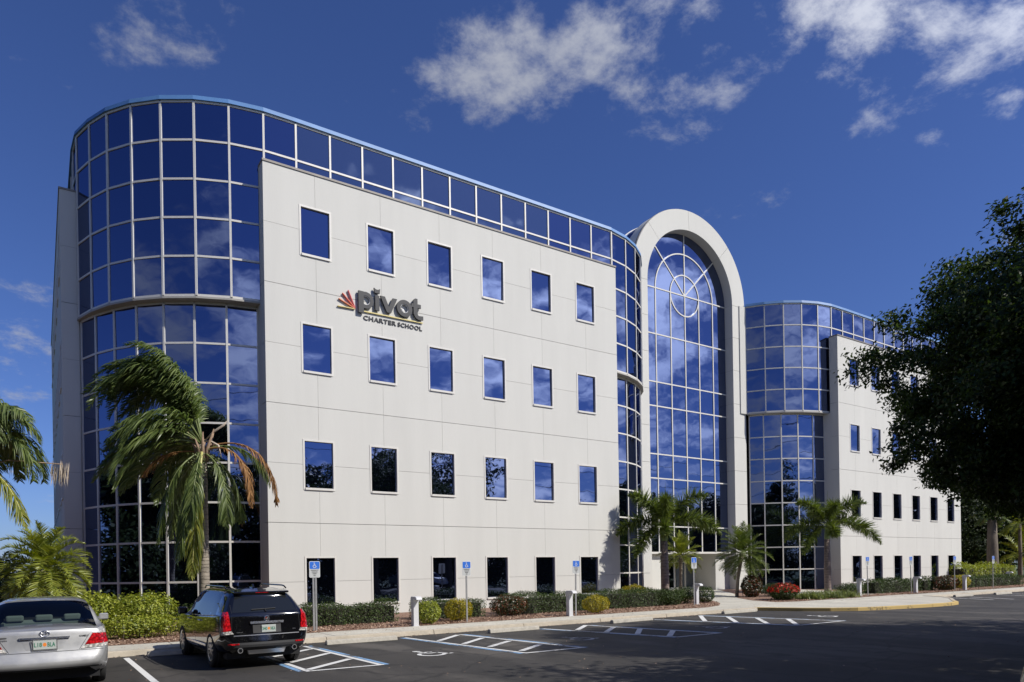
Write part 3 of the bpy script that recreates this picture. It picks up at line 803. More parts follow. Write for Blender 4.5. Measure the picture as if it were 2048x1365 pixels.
# arched portal ------------------------------------------------------------
AX, AZ, AY, RI, RO = 31.27, 17.48, 27.45, 3.54, 4.66
GY = 28.0
pb = MB()
pb.ring((AX, AZ), RI + .02, RO - .02, 0, math.pi, AY + .15, AY + .85, 40)
pb.box(AX - RO + .02, AX - RI - .02, AY + .15, AY + .85, 0.0, AZ - .001); pb.box(AX + RI + .02, AX + RO - .02, AY + .15, AY + .85, 0.0, AZ - .001)
portal = pb.build('arch_portal', M['reveal'], bld)
ja = [0, R(46.5), R(92.5), R(136.8), math.pi]
for a, b in zip(ja[:-1], ja[1:]):
    mb = MB(); g_ = .002
    mb.ring((AX, AZ), RI, RO, a + g_, b - g_, AY, AY + .87, 14)
    mb.build('arch_panel', M['wall'], portal)
zj = [.1, 1.455, 3.475, 5.495, 7.515, 9.535, 11.555, 13.575, 15.55, 17.48]
for sx in (-1, 1):
    xa, xb = sorted((AX + sx * RI, AX + sx * RO))
    for a, b in zip(zj[:-1], zj[1:]):
        mb = MB(); mb.box(xa, xb, AY, AY + .87, a + .008, b - .008); mb.build('pier_panel', M['wall'], portal)
# closing strips between the piers and the curved glazing
for xa, ya, xb, yb_ in ((RIGHT_U[-1][0], RIGHT_U[-1][1], AX - RO + .5, AY + .02), (AX + RO - .52, AY - .06, BLEFT_U[0][0], BLEFT_U[0][1] - .03)):
    mb = MB(); mb.prism([(xa, ya, 11.02), (xb, yb_, 11.02), (xb, yb_ + .3, 11.02), (xa, ya + .3, 11.02)], (0, 0, 6.53)); mb.build('closing_panel', M['wall'], bld)

gz = MB(); gz.box(AX - RI, AX + RI, GY + .08, GY + .10, 2.6, AZ); gz.ring((AX, AZ), 0.001, RI, 0, math.pi, GY + .08, GY + .10, 32)
arch_glz = gz.build('arch_glazing', M['black'], bld)
CX = [-RI, -2.39, -1.18, 0, 1.18, 2.39, RI]
AZS = [2.62, 4.06, 6.76, 8.12, 10.82, 12.18, 14.88, AZ]
for i in range(6):
    for j in range(len(AZS) - 1):
        mb = MB(); r1, r2 = rs.gauss(0, .0055), rs.gauss(0, .005)
        x0, x1, z0, z1 = AX + CX[i] + .01, AX + CX[i + 1] - .01, AZS[j] + .01, AZS[j + 1] - .01
        hw, hh = (x1 - x0) / 2, (z1 - z0) / 2
        y_ = lambda sx, sz: GY + .022 + r1 * sx * hw + r2 * sz * hh
        mb.quad((x0, y_(-1, -1), z0), (x1, y_(1, -1), z0), (x1, y_(1, 1), z1), (x0, y_(-1, 1), z1))
        mb.build('glass_pane', M['glass'], arch_glz, recalc=False)
for r0, r1 in ((0, 1.18), (1.18, 2.39), (2.39, RI)):
    for k in range(4):
        mb = MB(); a0, a1 = k * math.pi / 4, (k + 1) * math.pi / 4; n = 8
        tx, tz = rs.gauss(0, .003), rs.gauss(0, .003)
        def pp(r_, a_):
            dx, dz = r_ * math.cos(a_), r_ * math.sin(a_)
            mx, mz = (r0 + r1) / 2 * math.cos((a0 + a1) / 2), (r0 + r1) / 2 * math.sin((a0 + a1) / 2)
            return (AX + dx, GY + .022 + tx * (dx - mx) + tz * (dz - mz), AZ + dz)
        ring_pts = [pp(r1, a1 - (a1 - a0) * i / n) for i in range(n + 1)]
        inner = [pp(r0, a0 + (a1 - a0) * i / n) for i in range(n + 1)] if r0 else [pp(0, a0)]
        mb.poly((ring_pts + inner)[::-1])
        mb.build('glass_pane', M['glass'], arch_glz, recalc=False)
mwid = .068
for cx in CX[1:-1]:
    top = AZ if cx else AZ + RI
    mb = MB(); mb.box(AX + cx - mwid / 2, AX + cx + mwid / 2, GY - .012, GY + .07, 2.6, top - .01); mb.build('mullion', M['frame'], arch_glz)
for a in (R(45), R(135)):
    d = Vector((math.cos(a), 0, math.sin(a))); p = Vector((-d.z, 0, d.x)) * mwid / 2; c = Vector((AX, GY - .010, AZ))
    mb = MB(); mb.obox(c + d * .04 - p, d * (RI - .05), p * 2, Vector((0, .08, 0))); mb.build('mullion', M['frame'], arch_glz)
mb = MB(); mb.ring((AX, AZ), 1.18 - mwid / 2, 1.18 + mwid / 2, 0, 2 * math.pi, GY - .015, GY + .07, 48); mb.build('ring_mullion', M['frame'], arch_glz)
mb = MB(); mb.ring((AX, AZ), 2.39 - mwid / 2, 2.39 + mwid / 2, 0, math.pi, GY - .015, GY + .07, 40); mb.build('ring_mullion', M['frame'], arch_glz)
for z in AZS[1:]:
    mb = MB(); mb.box(AX - RI + .002, AX + RI - .002, GY - .008, GY + .068, z - mwid / 2, z + mwid / 2); mb.build('transom', M['frame'], arch_glz)
mb = MB(); mb.box(AX - RI + .002, AX + RI - .002, GY - .30, GY + .10, 2.50, 2.615); mb.build('entrance_beam', M['frame'], bld, bevel=.01)
# barrel vault running back over the roof
vt = MB(); vt.ring((AX, AZ), RO - .24, RO - .10, 0, math.pi, AY + .88, 46, 40)
vault = vt.build('barrel_vault', M['glass'], bld)
for y in np.arange(AY + .95, 45, 1.25):
    mb = MB(); mb.ring((AX, AZ), RO - .2, RO - .05, 0, math.pi, y, y + .09, 40); mb.build('rib', M['frame'], vault)
mb = MB(); mb.ring((AX, AZ), RO - .03, RO + .025, 0, math.pi, AY + .06, AY + .16, 40); mb.build('arch_flashing', M['cap'], portal)
mb = MB(); mb.box(AX - RO - .2, AX + RO + .2, AY + 1.53, 50, 11.0, 17.4); mb.build('core_wall', M['wall'], bld)
# entrance recess under the beam
L0, L1 = 28.95, 33.58
zt = 2.50
for xa, xb in ((AX - RI + .002, L0), (L1, AX + RI - .002)):
    mb = MB(); mb.box(xa, xb, GY - .002, GY + .2, .1, zt); mb.build('entrance_wall', M['wall'], bld)
for xa in (L1 + .002, L0 - .25):
    mb = MB(); mb.box(xa, xa + .248, GY + .2, 29.75, .1, zt + .1); mb.build('recess_wall', M['wall'], bld)
mb = MB(); mb.box(L0, L1, GY + .10, 29.8, zt + .02, zt + .2); mb.build('recess_ceiling', M['wall'], bld)
mb = MB(); mb.box(L0, L1, 29.6, 29.7, .3, zt + .01); ent = mb.build('entrance_glazing', M['black'], bld)
nb = 5; dw = (L1 - L0) / nb
for i in range(nb):
    x0, x1 = L0 + dw * i, L0 + dw * (i + 1)
    fr = MB(); f = .05
    for a, b, c, d in ((x0 + .01, x0 + f, .40, zt), (x1 - f, x1 - .01, .40, zt), (x0 + f, x1 - f, .40, .52), (x0 + f, x1 - f, 2.02, 2.08), (x0 + f, x1 - f, zt - f, zt)):
        fr.box(a, b, 29.53, 29.595, c, d)
    dr = fr.build('door' if i in (1, 2) else 'side_light', M['lamp'] if i in (1, 2) else M['frame'], bld)
    for a, b in ((.52, 2.02), (2.08, zt - f)):
        mb = MB(); mb.quad((x0 + f, 29.57, a), (x1 - f, 29.57, a), (x1 - f, 29.57, b), (x0 + f, 29.57, b)); mb.build('door_glass', M['doorglass'], dr, recalc=False)
    if i in (1, 2):
        hx = x1 - .14 if i == 1 else x0 + .14
        mb = MB(); mb.tube([(hx, 29.53, 1.15), (hx, 29.46, 1.17), (hx, 29.46, 1.50), (hx, 29.53, 1.52)], .014, 6); mb.build('handle', M['galv'], dr)
        for zz in (1.28, 1.38):
            mb = MB(); mb.box(x0 + .3, x0 + .56, 29.563, 29.568, zz, zz + (.05 if zz < 1.3 else .02)); mb.build('door_notice', M['neonrim'], dr)
# dark body of the building, so nothing shows through between skins
mb = MB(); mb.prism([(p[0], p[1], .1) for p in offs([(1.3, 50), (1.6, 31)] + LEFT_L + [(7.6, 25.0), (22.0, 25.0)] + RIGHT_L + [(26.9, 50)], -.5)], (0, 0, 17.2))
mb.build('inner_wall', M['black'], bld)
mb = MB(); mb.prism([(p[0], p[1], .1) for p in offs([(35.7, 50)] + BLEFT_L + [(41, 25.0), (55.2, 25.0), (55.2, 50)], -.5)], (0, 0, 17.2))
mb.build('inner_wall', M['black'], bld)
mb = MB(); mb.box(55.25, 55.5, 24.5, 50, .1, 15.4); mb.build('end_wall', M['wall'], bld)

# ------------------------------------------------------------------ lettering on the wall
def text_mesh(body, size, extrude=0.0, offset=0.0, align='LEFT', spacing=1.0):
    cu = bpy.data.curves.new('txt', 'FONT'); cu.body = body; cu.size = size; cu.extrude = extrude; cu.offset = offset
    cu.align_x = align; cu.space_character = spacing; cu.resolution_u = 3
    ob = bpy.data.objects.new('txt', cu); COL.objects.link(ob)
    bpy.context.view_layer.update()
    me = bpy.data.meshes.new_from_object(ob.evaluated_get(bpy.context.evaluated_depsgraph_get()))
    bpy.data.objects.remove(ob, do_unlink=True); bpy.data.curves.remove(cu)
    return me
def text_obj(name, body, size, mat, loc, parent, extrude=.002, offset=0.0, align='LEFT', fit=None, rot=None, spacing=1.0):
    """lettering standing in the XZ plane facing -Y"""
    me = text_mesh(body, size, extrude, offset, align, spacing)
    me.transform(Matrix.Rotation(R(90), 4, 'X'))
    if fit:
        xs = [v.co.x for v in me.vertices]; zs = [v.co.z for v in me.vertices]
        sx = fit[0] / (max(xs) - min(xs)); sz = fit[1] / (max(zs) - min(zs))
        me.transform(Matrix.Diagonal((sx, 1, sz, 1)) @ Matrix.Translation((-(min(xs) + max(xs)) / 2 if align == 'CENTER' else -min(xs), 0, -min(zs))))
    if rot is not None: me.transform(rot)
    me.materials.clear()
    return link_mesh(name, me, mat, loc, parent)

sgn = empty('wall_sign', (10.5, 23.93, 10.9), 'raised charcoal pivot lettering with red and yellow rays on white wall', 'sign')
Y0, Y1 = 23.835, 23.905
def glyph(name, build, mat=M['letter'], y0=Y0, y1=Y1):
    mb = MB(); build(mb, y0, y1); mb.v = [Vector((p.x * 1.0035, p.y, 1.75 + (p.z - 1.75) * 1.0035)) for p in mb.v]; return mb.build(name, mat, sgn)
def pp(mb, pts, y0, y1): mb.prism([(x, y0, z) for x, z in pts], (0, y1 - y0, 0))
def g_p(mb, a, b):
    pp(mb, [(9.58, 11.06), (9.78, 11.06), (9.78, 11.84), (9.58, 11.84)], a, b)
    mb.ring((9.86, 11.54), .165, .30, R(-125), R(125), a + .002, b - .002, 24)
def g_i(mb, a, b):
    pp(mb, [(10.22, 11.25), (10.38, 11.25), (10.38, 11.80), (10.22, 11.80)], a, b)
    pp(mb, [(10.20, 11.88), (10.40, 11.88), (10.42, 12.06), (10.36, 12.02), (10.30, 12.005), (10.24, 12.02), (10.18, 12.06)], a, b)
def g_v(mb, a, b):
    pp(mb, [(10.42, 11.82), (10.60, 11.82), (10.755, 11.47), (10.91, 11.82), (11.09, 11.82), (10.84, 11.26), (10.67, 11.26)], a, b)
def g_o(mb, a, b): mb.ring((11.385, 11.54), .165, .315, 0, 2 * math.pi, a, b, 36)
def g_t(mb, a, b):
    pp(mb, [(11.75, 11.40), (11.92, 11.40), (11.92, 12.00), (11.82, 12.00), (11.75, 11.94)], a, b)
    pp(mb, [(11.67, 11.66), (12.06, 11.66), (12.06, 11.80), (11.67, 11.80)], a + .003, b - .003)
    mb.ring((12.0, 11.45), .085, .235, R(180), R(275), a + .002, b - .002, 12)
    pp(mb, [(12.0, 11.225), (12.15, 11.235), (12.15, 11.38), (12.0, 11.368)], a + .001, b - .001)
for n_, f_ in (('letter', g_p), ('letter', g_i), ('letter', g_v), ('letter', g_o), ('letter', g_t)): glyph(n_, f_)
glyph('letter_rim', lambda mb, a, b: mb.ring((9.86, 11.54), .150, .164, R(-115), R(115), a, b, 20), M['neonrim'], Y0 + .02, Y1)
glyph('letter_rim', lambda mb, a, b: mb.ring((11.385, 11.54), .150, .164, 0, 2 * math.pi, a, b, 30), M['neonrim'], Y0 + .02, Y1)
RAYC = [((8.86, 11.19), (0.62, 0.50, 0.20)), ((8.90, 11.46), (0.72, 0.22, 0.10)), ((9.04, 11.68), (0.66, 0.13, 0.08)), ((9.25, 11.82), (0.55, 0.08, 0.09))]
for k, (tip, c) in enumerate(RAYC):
    mt = simple('ray_colour', c, .5); a = Vector((tip[0], 0, tip[1])); b = Vector((9.50, 0, 11.20 + .012 * k)); d = (b - a).normalized(); n_ = Vector((-d.z, 0, d.x)) * .018
    mb = MB(); mb.obox(a - n_ + Vector((0, 23.885 - k * .004, 0)), b - a, n_ * 2, Vector((0, .06, 0))); mb.build('ray', mt, sgn, bevel=.006)
mb = MB(); mb.box(9.83, 12.20, 23.895, 23.925, 11.165, 11.205); mb.build('underline', M['yellow_line'], sgn)
mb = MB()
for x in (9.68, 10.3, 10.76, 11.385, 11.84): mb.box(x - .03, x + .03, Y1 - .002, 23.96, 11.5, 11.56)
mb.build('bracket', M['galv'], sgn)
text_obj('word', 'CHARTER', .2, M['letter'], (9.83, 23.935, 10.885), sgn, .012, .004, fit=(1.28, .165), spacing=1.12)
text_obj('word', 'SCHOOL', .2, M['letter'], (11.18, 23.935, 10.885), sgn, .012, .004, fit=(1.0, .165), spacing=1.12)

# ------------------------------------------------------------------ parking signs
def parking_sign(x, y, label, two=False, top=2.06, lean=0.0):
    z0 = zb(y)
    t = empty('parking_sign', (x, y, z0), label, 'parking sign', 'blue disabled parking signs along the sidewalk')
    top += 0
    for dx in ((-.035, .035) if two else (0,)):
        mb = MB(); mb.obox((x + dx - .024, y, z0 - .1), (.048, 0, 0), (0, .006, 0), (0, 0, top - z0 + .05))
        mb.obox((x + dx - .024, y + .006, z0 - .1), (.006, 0, 0), (0, .022, 0), (0, 0, top - z0 + .05)); mb.obox((x + dx + .018, y + .006, z0 - .1), (.006, 0, 0), (0, .022, 0), (0, 0, top - z0 + .05))
        mb.build('post', M['galv'], t)
    w, h = .305, .457; yb = y - .012
    def rr(x0, x1, z0_, z1_, r, yy, th, nm, mat):
        pts = []
        for cx, cz, a in ((x1 - r, z1_ - r, 0), (x0 + r, z1_ - r, 90), (x0 + r, z0_ + r, 180), (x1 - r, z0_ + r, 270)):
            for q in range(4): pts.append((cx + r * math.cos(R(a + q * 30)), yy, cz + r * math.sin(R(a + q * 30))))
        m_ = MB(); m_.prism(pts, (0, th, 0)); return m_.build(nm, mat, t if nm == 'sign_plate' else pl)
    pl = None
    pl = rr(x - w / 2, x + w / 2, top - h, top, .035, yb, .010, 'sign_plate', M['signwhite'])
    rr(x - w / 2 + .012, x + w / 2 - .012, top - .215, top - .012, .025, yb - .003, .0028, 'blue_field', M['signblue'])
    rr(x - w / 2 + .012, x + w / 2 - .012, top - h + .012, top - .22, .025, yb - .003, .0028, 'grey_field', M['signgrey'])
    m_ = wheelchair(0, 0, .17, None); v = [Vector((p.x + x, yb - .0055, p.y + top - .125)) for p in m_.v]; m_.v = v
    m_.build('symbol', M['signwhite'], pl, recalc=False)
    for k, (tx, wd) in enumerate((('PARKING BY', .21), ('DISABLED', .16), ('PERMIT', .12), ('ONLY', .07))):
        text_obj('wording', tx, .05, M['ink'], (x, yb - .0052, top - .268 - k * .048), pl, .0004, 0.001, 'CENTER', fit=(wd, .026))
    if lean: t.rotation_euler = (0, lean, 0)
    return t
parking_sign(6.39, 19.4, 'blue parking sign on twin posts nearest the black car', True, 2.08)
parking_sign(11.14, 19.1, 'blue parking sign beside the golden shrub under the third ground floor window', False, 2.04)
parking_sign(15.45, 18.98, 'leaning blue parking sign just right of the second white path light', False, 2.04, R(0.9))
parking_sign(22.35, 19.75, 'blue parking sign in front of the foxtail palm trunk', False, 2.14)
parking_sign(34.95, 19.45, 'blue parking sign left of the far wing, next to a white path light', False, 2.12, R(-1.2))
parking_sign(39.18, 19.4, 'blue parking sign between the third and fourth far wing windows', False, 2.12, R(-1.5))
parking_sign(43.9, 19.3, 'blue parking sign in front of the dark red shrub', False, 2.12)
parking_sign(49.0, 19.35, 'farthest blue parking sign, beside the grey palm trunk', False, 2.12, R(1.2))

# ------------------------------------------------------------------ white path lights
def path_light(x, y, label, h=.90):
    z0 = zb(y) - .02
    t = empty('path_light', (x, y, z0), label, 'path light', 'white path lights beside the sidewalk')
    mb = MB(); mb.box(x - .085, x + .085, y - .085, y + .085, z0, z0 + h - .02); mb.build('post', M['lamp'], t, bevel=.008)
    prof = [(.095, h - .16), (.095, h - .045), (.05, h), (-.22, h), (-.29, h - .03), (-.31, h - .085), (-.31, h - .10), (-.087, h - .10), (-.087, h - .16)]
    mb = MB(); mb.prism([(x - .095, y + p, z0 + q) for p, q in prof], (.19, 0, 0)); mb.build('hood', M['lamp'], t, bevel=.006)
    mb = MB(); mb.box(x - .07, x + .07, y - .28, y - .10, z0 + h - .108, z0 + h - .101); mb.build('lens', M['lampin'], t)
    mb = MB(); mb.box(x - .11, x + .11, y - .11, y + .11, z0, z0 + .025); mb.build('base_plate', M['lamp'], t)
for x, y, lb in ((9.27, 18.98, 'white path light between the dark hedge and the first golden shrub'), (15.18, 19.0, 'white path light just left of the leaning parking sign'),
                 (23.2, 20.4, 'white path light in the round hedge near the entrance'), (34.3, 19.55, 'white path light in front of the far wing corner'),
                 (39.6, 19.4, 'white path light under the middle windows of the far wing'), (45.2, 19.35, 'white path light right of the dark red shrub'), (56.0, 21.2, 'farthest white path light, against the pale clipped hedge')):
    path_light(x, y, lb)

# ------------------------------------------------------------------ foliage tools
def unit(a): return a / np.maximum(np.linalg.norm(a, axis=-1, keepdims=True), 1e-9)
def leaf_arrays(P, Nn, ln, wd, rg, fold=.25, axis=None):
    n = len(P); Nn = unit(Nn)
    t = axis if axis is not None else rg.normal(size=(n, 3))
    t = unit(t - Nn * np.sum(t * Nn, 1, keepdims=True)); b = np.cross(Nn, t)
    ln = np.broadcast_to(np.asarray(ln, float), (n,))[:, None]; wd = np.broadcast_to(np.asarray(wd, float), (n,))[:, None]
    V = np.stack([P - t * ln * .5, P + b * wd * .5 + Nn * fold * wd, P + t * ln * .5, P - b * wd * .5 + Nn * fold * wd], 1).reshape(-1, 3)
    return V, np.arange(4 * n).reshape(-1, 4)

def crown_points(rg, radii, ncl, per, spread, shell=.55, flat_bottom=0.0):
    d = unit(rg.normal(size=(ncl, 3)))
    r = shell + (1 - shell) * rg.random((ncl, 1)) ** .6
    lob = 1 + .16 * np.sin(d[:, :1] * 6.3 + d[:, 2:] * 3.1 + 1.3) * np.cos(d[:, 1:2] * 5.2 - d[:, 2:] * 4.4) + .08 * np.sin(d[:, 2:] * 13 + d[:, :1] * 9)
    c = d * r * radii * lob
    if flat_bottom: c[:, 2] = np.where(c[:, 2] < -flat_bottom * radii[2], -flat_bottom * radii[2] * rg.uniform(.7, 1.05, ncl), c[:, 2])
    sz = rg.uniform(.6, 1.3, ncl)
    P = (c[:, None, :] + np.clip(rg.normal(size=(ncl, per, 3)), -1.7, 1.7) * (spread * sz)[:, None, None] * np.array([1, 1, .62])).reshape(-1, 3)
    Nn = unit(P) * .7 + rg.normal(size=P.shape) * .6 + np.array([0, 0, .5])
    return P, Nn, c

def tree(name, x, y, label, mat, radii, cz, trunk_h, trunk_r, ncl, per, spread, leaf, seed, group=None, z0=0.0, limbs=7, shell=.5, cat='tree', flat=0.0, off=(0, 0)):
    rg = np.random.default_rng(seed); rd = random.Random(seed)
    t = empty(name, (x, y, z0), label, cat, group)
    P, Nn, c = crown_points(rg, np.array(radii), ncl, per, spread, shell, flat)
    P = P + np.array([off[0], off[1], cz])
    V, F = leaf_arrays(P, Nn, rg.uniform(.75, 1.25, len(P)) * leaf, rg.uniform(.4, .6, len(P)) * leaf, rg)
    me = np_mesh('crown', V, F); o = link_mesh('crown', me, mat, (x, y, z0), t)
    mb = MB(); top = Vector((x + off[0] * .5, y + off[1] * .5, z0 + trunk_h))
    mb.tube([(x, y, z0 - .2), (x, y, z0 + .15), (x + off[0] * .15, y + off[1] * .15, z0 + trunk_h * .5), top], [trunk_r * 1.5, trunk_r * 1.1, trunk_r * .9, trunk_r * .75], 10)
    for k in range(limbs):
        e = Vector(c[rd.randrange(len(c))]) * .8 + Vector((x + off[0], y + off[1], z0 + cz))
        m = top.lerp(e, .5) + Vector((rd.uniform(-.3, .3), rd.uniform(-.3, .3), rd.uniform(.1, .5)))
        mb.tube([top - Vector((0, 0, .3)), m, e], [trunk_r * .55, trunk_r * .3, trunk_r * .1], 6)
    mb.build('trunk', M['bark'], t, smooth=True)
    return t

def bush(name, x, y, z0, radii, label, mat, n, leaf, seed, cat='shrub', group=None, box=0.0, mat2=None, n2=0, leaf2=.05, parent=None, topmat=None):
    """leafy mound (or clipped block when box>0) with twigs inside"""
    rg = np.random.default_rng(seed); rx, ry, rz = radii
    t = empty(name, (x, y, z0), label, cat, group)
    d = unit(rg.normal(size=(n, 3)))
    if box:
        u = rg.uniform(-1, 1, size=(n, 3)); m = np.max(np.abs(u), 1, keepdims=True); cube = u / m
        d2 = d * (1 - box) + cube * box
    else: d2 = d
    lump = 1 + .10 * np.sin(d[:, :1] * 5.1 + seed) * np.cos(d[:, 1:2] * 4.3 + seed * 2) + .07 * np.sin(d2[:, :1] * 17 + seed) * np.sin(d2[:, 1:2] * 9)
    r = (rg.uniform(.62, 1.0, (n, 1)) ** .5) * lump
    P = d2 * r * np.array([rx, ry, rz]) + np.array([0, 0, rz])
    P[:, 2] = np.maximum(P[:, 2], .03)
    Nn = unit(d2) * .8 + rg.normal(size=(n, 3)) * .55 + np.array([0, 0, .35])
    V, F = leaf_arrays(P, Nn, rg.uniform(.7, 1.3, n) * leaf, rg.uniform(.42, .62, n) * leaf, rg)
    link_mesh('foliage', np_mesh('foliage', V, F), mat, (x, y, z0), t)
    if mat2 is not None:
        d = unit(rg.normal(size=(n2, 3))); d[:, 2] = np.abs(d[:, 2])
        P = d * rg.uniform(.85, 1.12, (n2, 1)) * np.array([rx, ry, rz]) + np.array([0, 0, rz])
        V, F = leaf_arrays(P, d + rg.normal(size=(n2, 3)) * .4, leaf2, leaf2 * .8, rg)
        link_mesh('blossoms' if mat2 is M['redflower'] else 'bright_leaves', np_mesh('blossoms', V, F), mat2, (x, y, z0), t)
    mb = MB(); rd = random.Random(seed)
    k = max(3, int(rx * 6))
    for i in range(k):
        bx = x + (rd.uniform(-.75, .75)) * rx; by = y + rd.uniform(-.4, .4) * ry
        mb.tube([(bx, by, z0 - .05), (bx + rd.uniform(-.1, .1), by + rd.uniform(-.1, .1), z0 + rz), (bx + rd.uniform(-.2, .2), by + rd.uniform(-.2, .2), z0 + rz * 1.6)], [.018, .012, .005], 5)
    tag(mb.build('stems', M['bark'], t), kind='stuff')
    return t

def hedge(x0, x1, y, depth, h, label, mat, seed, leaf=.055, dens=900, group=None, slope=0.0):
    """clipped hedge along X"""
    rg = np.random.default_rng(seed); z0 = zb(y)
    t = empty('hedge', ((x0 + x1) / 2, y, z0), label, 'hedge', group)
    n = int((x1 - x0) * (depth + 2 * h) * dens)
    s = rg.random(n) * (depth + 2 * h)
    xx = rg.uniform(x0, x1, n)
    top = h * (1 + .09 * np.sin(xx * 3.1 + seed) + .07 * np.sin(xx * 7.7) + .07 * np.sin(xx * 1.3 + 1))
    yw = depth / 2 * (1 + .12 * np.sin(xx * 2.3 + seed * 1.7) + .08 * np.sin(xx * 6.1))
    front = s < h; back = s > h + depth
    yy = np.where(front, -yw, np.where(back, yw, (s - h - depth / 2) / (depth / 2) * yw))
    zz = np.where(front, s / h, np.where(back, (2 * h + depth - s) / h, 1.0)) * top
    rnd = np.minimum(1, np.minimum(xx - x0, x1 - xx) / .25 + .55)
    P = np.stack([xx - (x0 + x1) / 2, yy * rnd, zz * (.8 + .2 * rnd)], 1)
    N0 = np.stack([np.zeros(n), np.where(front, -1., np.where(back, 1., 0)), np.where(front | back, .25, 1.)], 1)
    P += -unit(N0) * (rg.exponential(.06, (n, 1)) - .03) + rg.normal(size=(n, 3)) * .022
    P[:, 2] = np.maximum(P[:, 2], .02)
    sh = rg.random(n) < .03; P[sh, 2] += rg.uniform(0, .09, sh.sum()) * (zz[sh] > h * .85)
    Nn = N0 * .8 + rg.normal(size=(n, 3)) * .6 + np.array([.1, -.1, .3])
    V, F = leaf_arrays(P, Nn, rg.uniform(.7, 1.35, n) * leaf, rg.uniform(.42, .62, n) * leaf, rg)
    link_mesh('foliage', np_mesh('foliage', V, F), mat, ((x0 + x1) / 2, y, z0), t)
    mb = MB(); rd = random.Random(seed); x = x0 + .2
    mb.box(x0 + .15, x1 - .15, y - depth * .34, y + depth * .34, z0 - .02, z0 + h * .84)  # solid dark block filling the hedge, its inner shade put into the colour
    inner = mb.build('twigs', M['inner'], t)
    mb = MB()
    while x < x1:
        mb.tube([(x, y, z0 - .05), (x + rd.uniform(-.1, .1), y + rd.uniform(-.1, .1), z0 + h * .9)], [.02, .008], 5); x += rd.uniform(.25, .5)
    tag(mb.build('stems', M['bark'], t), kind='stuff')
    return t
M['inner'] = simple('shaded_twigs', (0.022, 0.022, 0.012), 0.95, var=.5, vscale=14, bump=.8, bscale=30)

# palms: fronds are bent by gravity and wind; every frond is a part of its own
def bend(p0, d0, length, n, grav, wind, rg=None, jit=0.0, stiff=0):
    p = np.array(p0, float); d = unit(np.array(d0, float)); pts = [p.copy()]; dirs = [d.copy()]
    ds = length / n
    for i in range(n):
        f = (i + 1) / n
        d = unit(d + (np.array([0, 0, -grav]) + np.array(wind)) * ds * ((.06 + 1.9 * f * f) if stiff else (.35 + f)) + (rg.normal(size=3) * jit if rg is not None else 0))
        p = p + d * ds; pts.append(p.copy()); dirs.append(d.copy())
    return np.array(pts), np.array(dirs)

def frond(t, p0, d0, length, mat, rmat, rg, grav=.35, wind=(0, 0, 0), nl=70, ll=.55, lw=.022, start=.15, plume=False, lgrav=.9, lwind=None, ang=50, seg=3, vup=.3, rr=.018, name='frond', nr=16, taper=True, stiff=0):
    pts, dirs = bend(p0, d0, length, nr, grav, wind, stiff=stiff)
    mb = MB(); mb.tube(pts, [rr * (1 - .85 * i / nr) for i in range(nr + 1)], 5)
    s = np.linspace(start, 1.0, nl)
    idx = s * nr; i0 = np.minimum(idx.astype(int), nr - 1); fr = (idx - i0)[:, None]
    B = pts[i0] * (1 - fr) + pts[i0 + 1] * fr; T = unit(dirs[i0] * (1 - fr) + dirs[i0 + 1] * fr)
    up = np.array([0, 0, 1.0]); S = np.cross(T, up); bad = np.linalg.norm(S, axis=1) < .12
    S[bad] = np.cross(T[bad], np.array([.5, .8, .1])); S = unit(S); U = np.cross(S, T)
    allV, allF, base = [], [], 0
    lwind = np.array(wind if lwind is None else lwind, float)
    for side in ((-1, 1) if not plume else range(5)):
        n = nl
        a = R(ang) + rg.normal(0, .10, n)
        if plume:
            th = rg.uniform(0, 2 * math.pi, n)
            O = S * np.cos(th)[:, None] + U * np.sin(th)[:, None]
            D_ = O * np.sin(a)[:, None] + T * np.cos(a)[:, None]
        else:
            D_ = S * (side * np.sin(a))[:, None] + T * np.cos(a)[:, None] + U * (vup + rg.normal(0, .14, n))[:, None]
        D_ = unit(D_)
        prof = np.sin(np.clip((s - start) / (1 - start), 0, 1) * math.pi * .86 + .36) if taper else np.ones(n)
        L_ = ll * np.clip(prof, .18, 1) * rg.uniform(.85, 1.12, n)
        p = B + rg.normal(size=(n, 3)) * .008; ds = (L_ / seg)[:, None]
        W = unit(np.cross(D_, U + rg.normal(size=(n, 3)) * .35)) * lw * .5
        cols = []
        for k in range(seg + 1):
            w = (1, 1.15, .9, .12)[k] if seg == 3 else ((1, .9, .1)[k] if seg == 2 else (1, .15)[k])
            cols.append((p - W * w, p + W * w))
            if k < seg:
                D_ = unit(D_ + (np.array([0, 0, -lgrav]) + lwind) * ds * (.5 + k * .7)); p = p + D_ * ds
        V = np.stack([q for c in cols for q in c], 1)   # n, 2(seg+1), 3
        m = 2 * (seg + 1)
        F = np.concatenate([np.stack([np.arange(n) * m + 2 * k, np.arange(n) * m + 2 * k + 1, np.arange(n) * m + 2 * k + 3, np.arange(n) * m + 2 * k + 2], 1) for k in range(seg)])
        allV.append(V.reshape(-1, 3)); allF.append(F + base); base += n * m
    V = np.concatenate(allV); F = np.concatenate(allF)
    o0 = Vector(p0)
    fo = link_mesh(name, np_mesh(name, V - np.array(p0), F), mat, o0, t)
    mb.build('rachis', rmat, fo, smooth=True, origin=o0)
    return fo

def palm_trunk(t, pts, rad, mat, name='trunk'):
    mb = MB(); mb.tube(pts, rad, 14); return mb.build(name, mat, t, smooth=True)

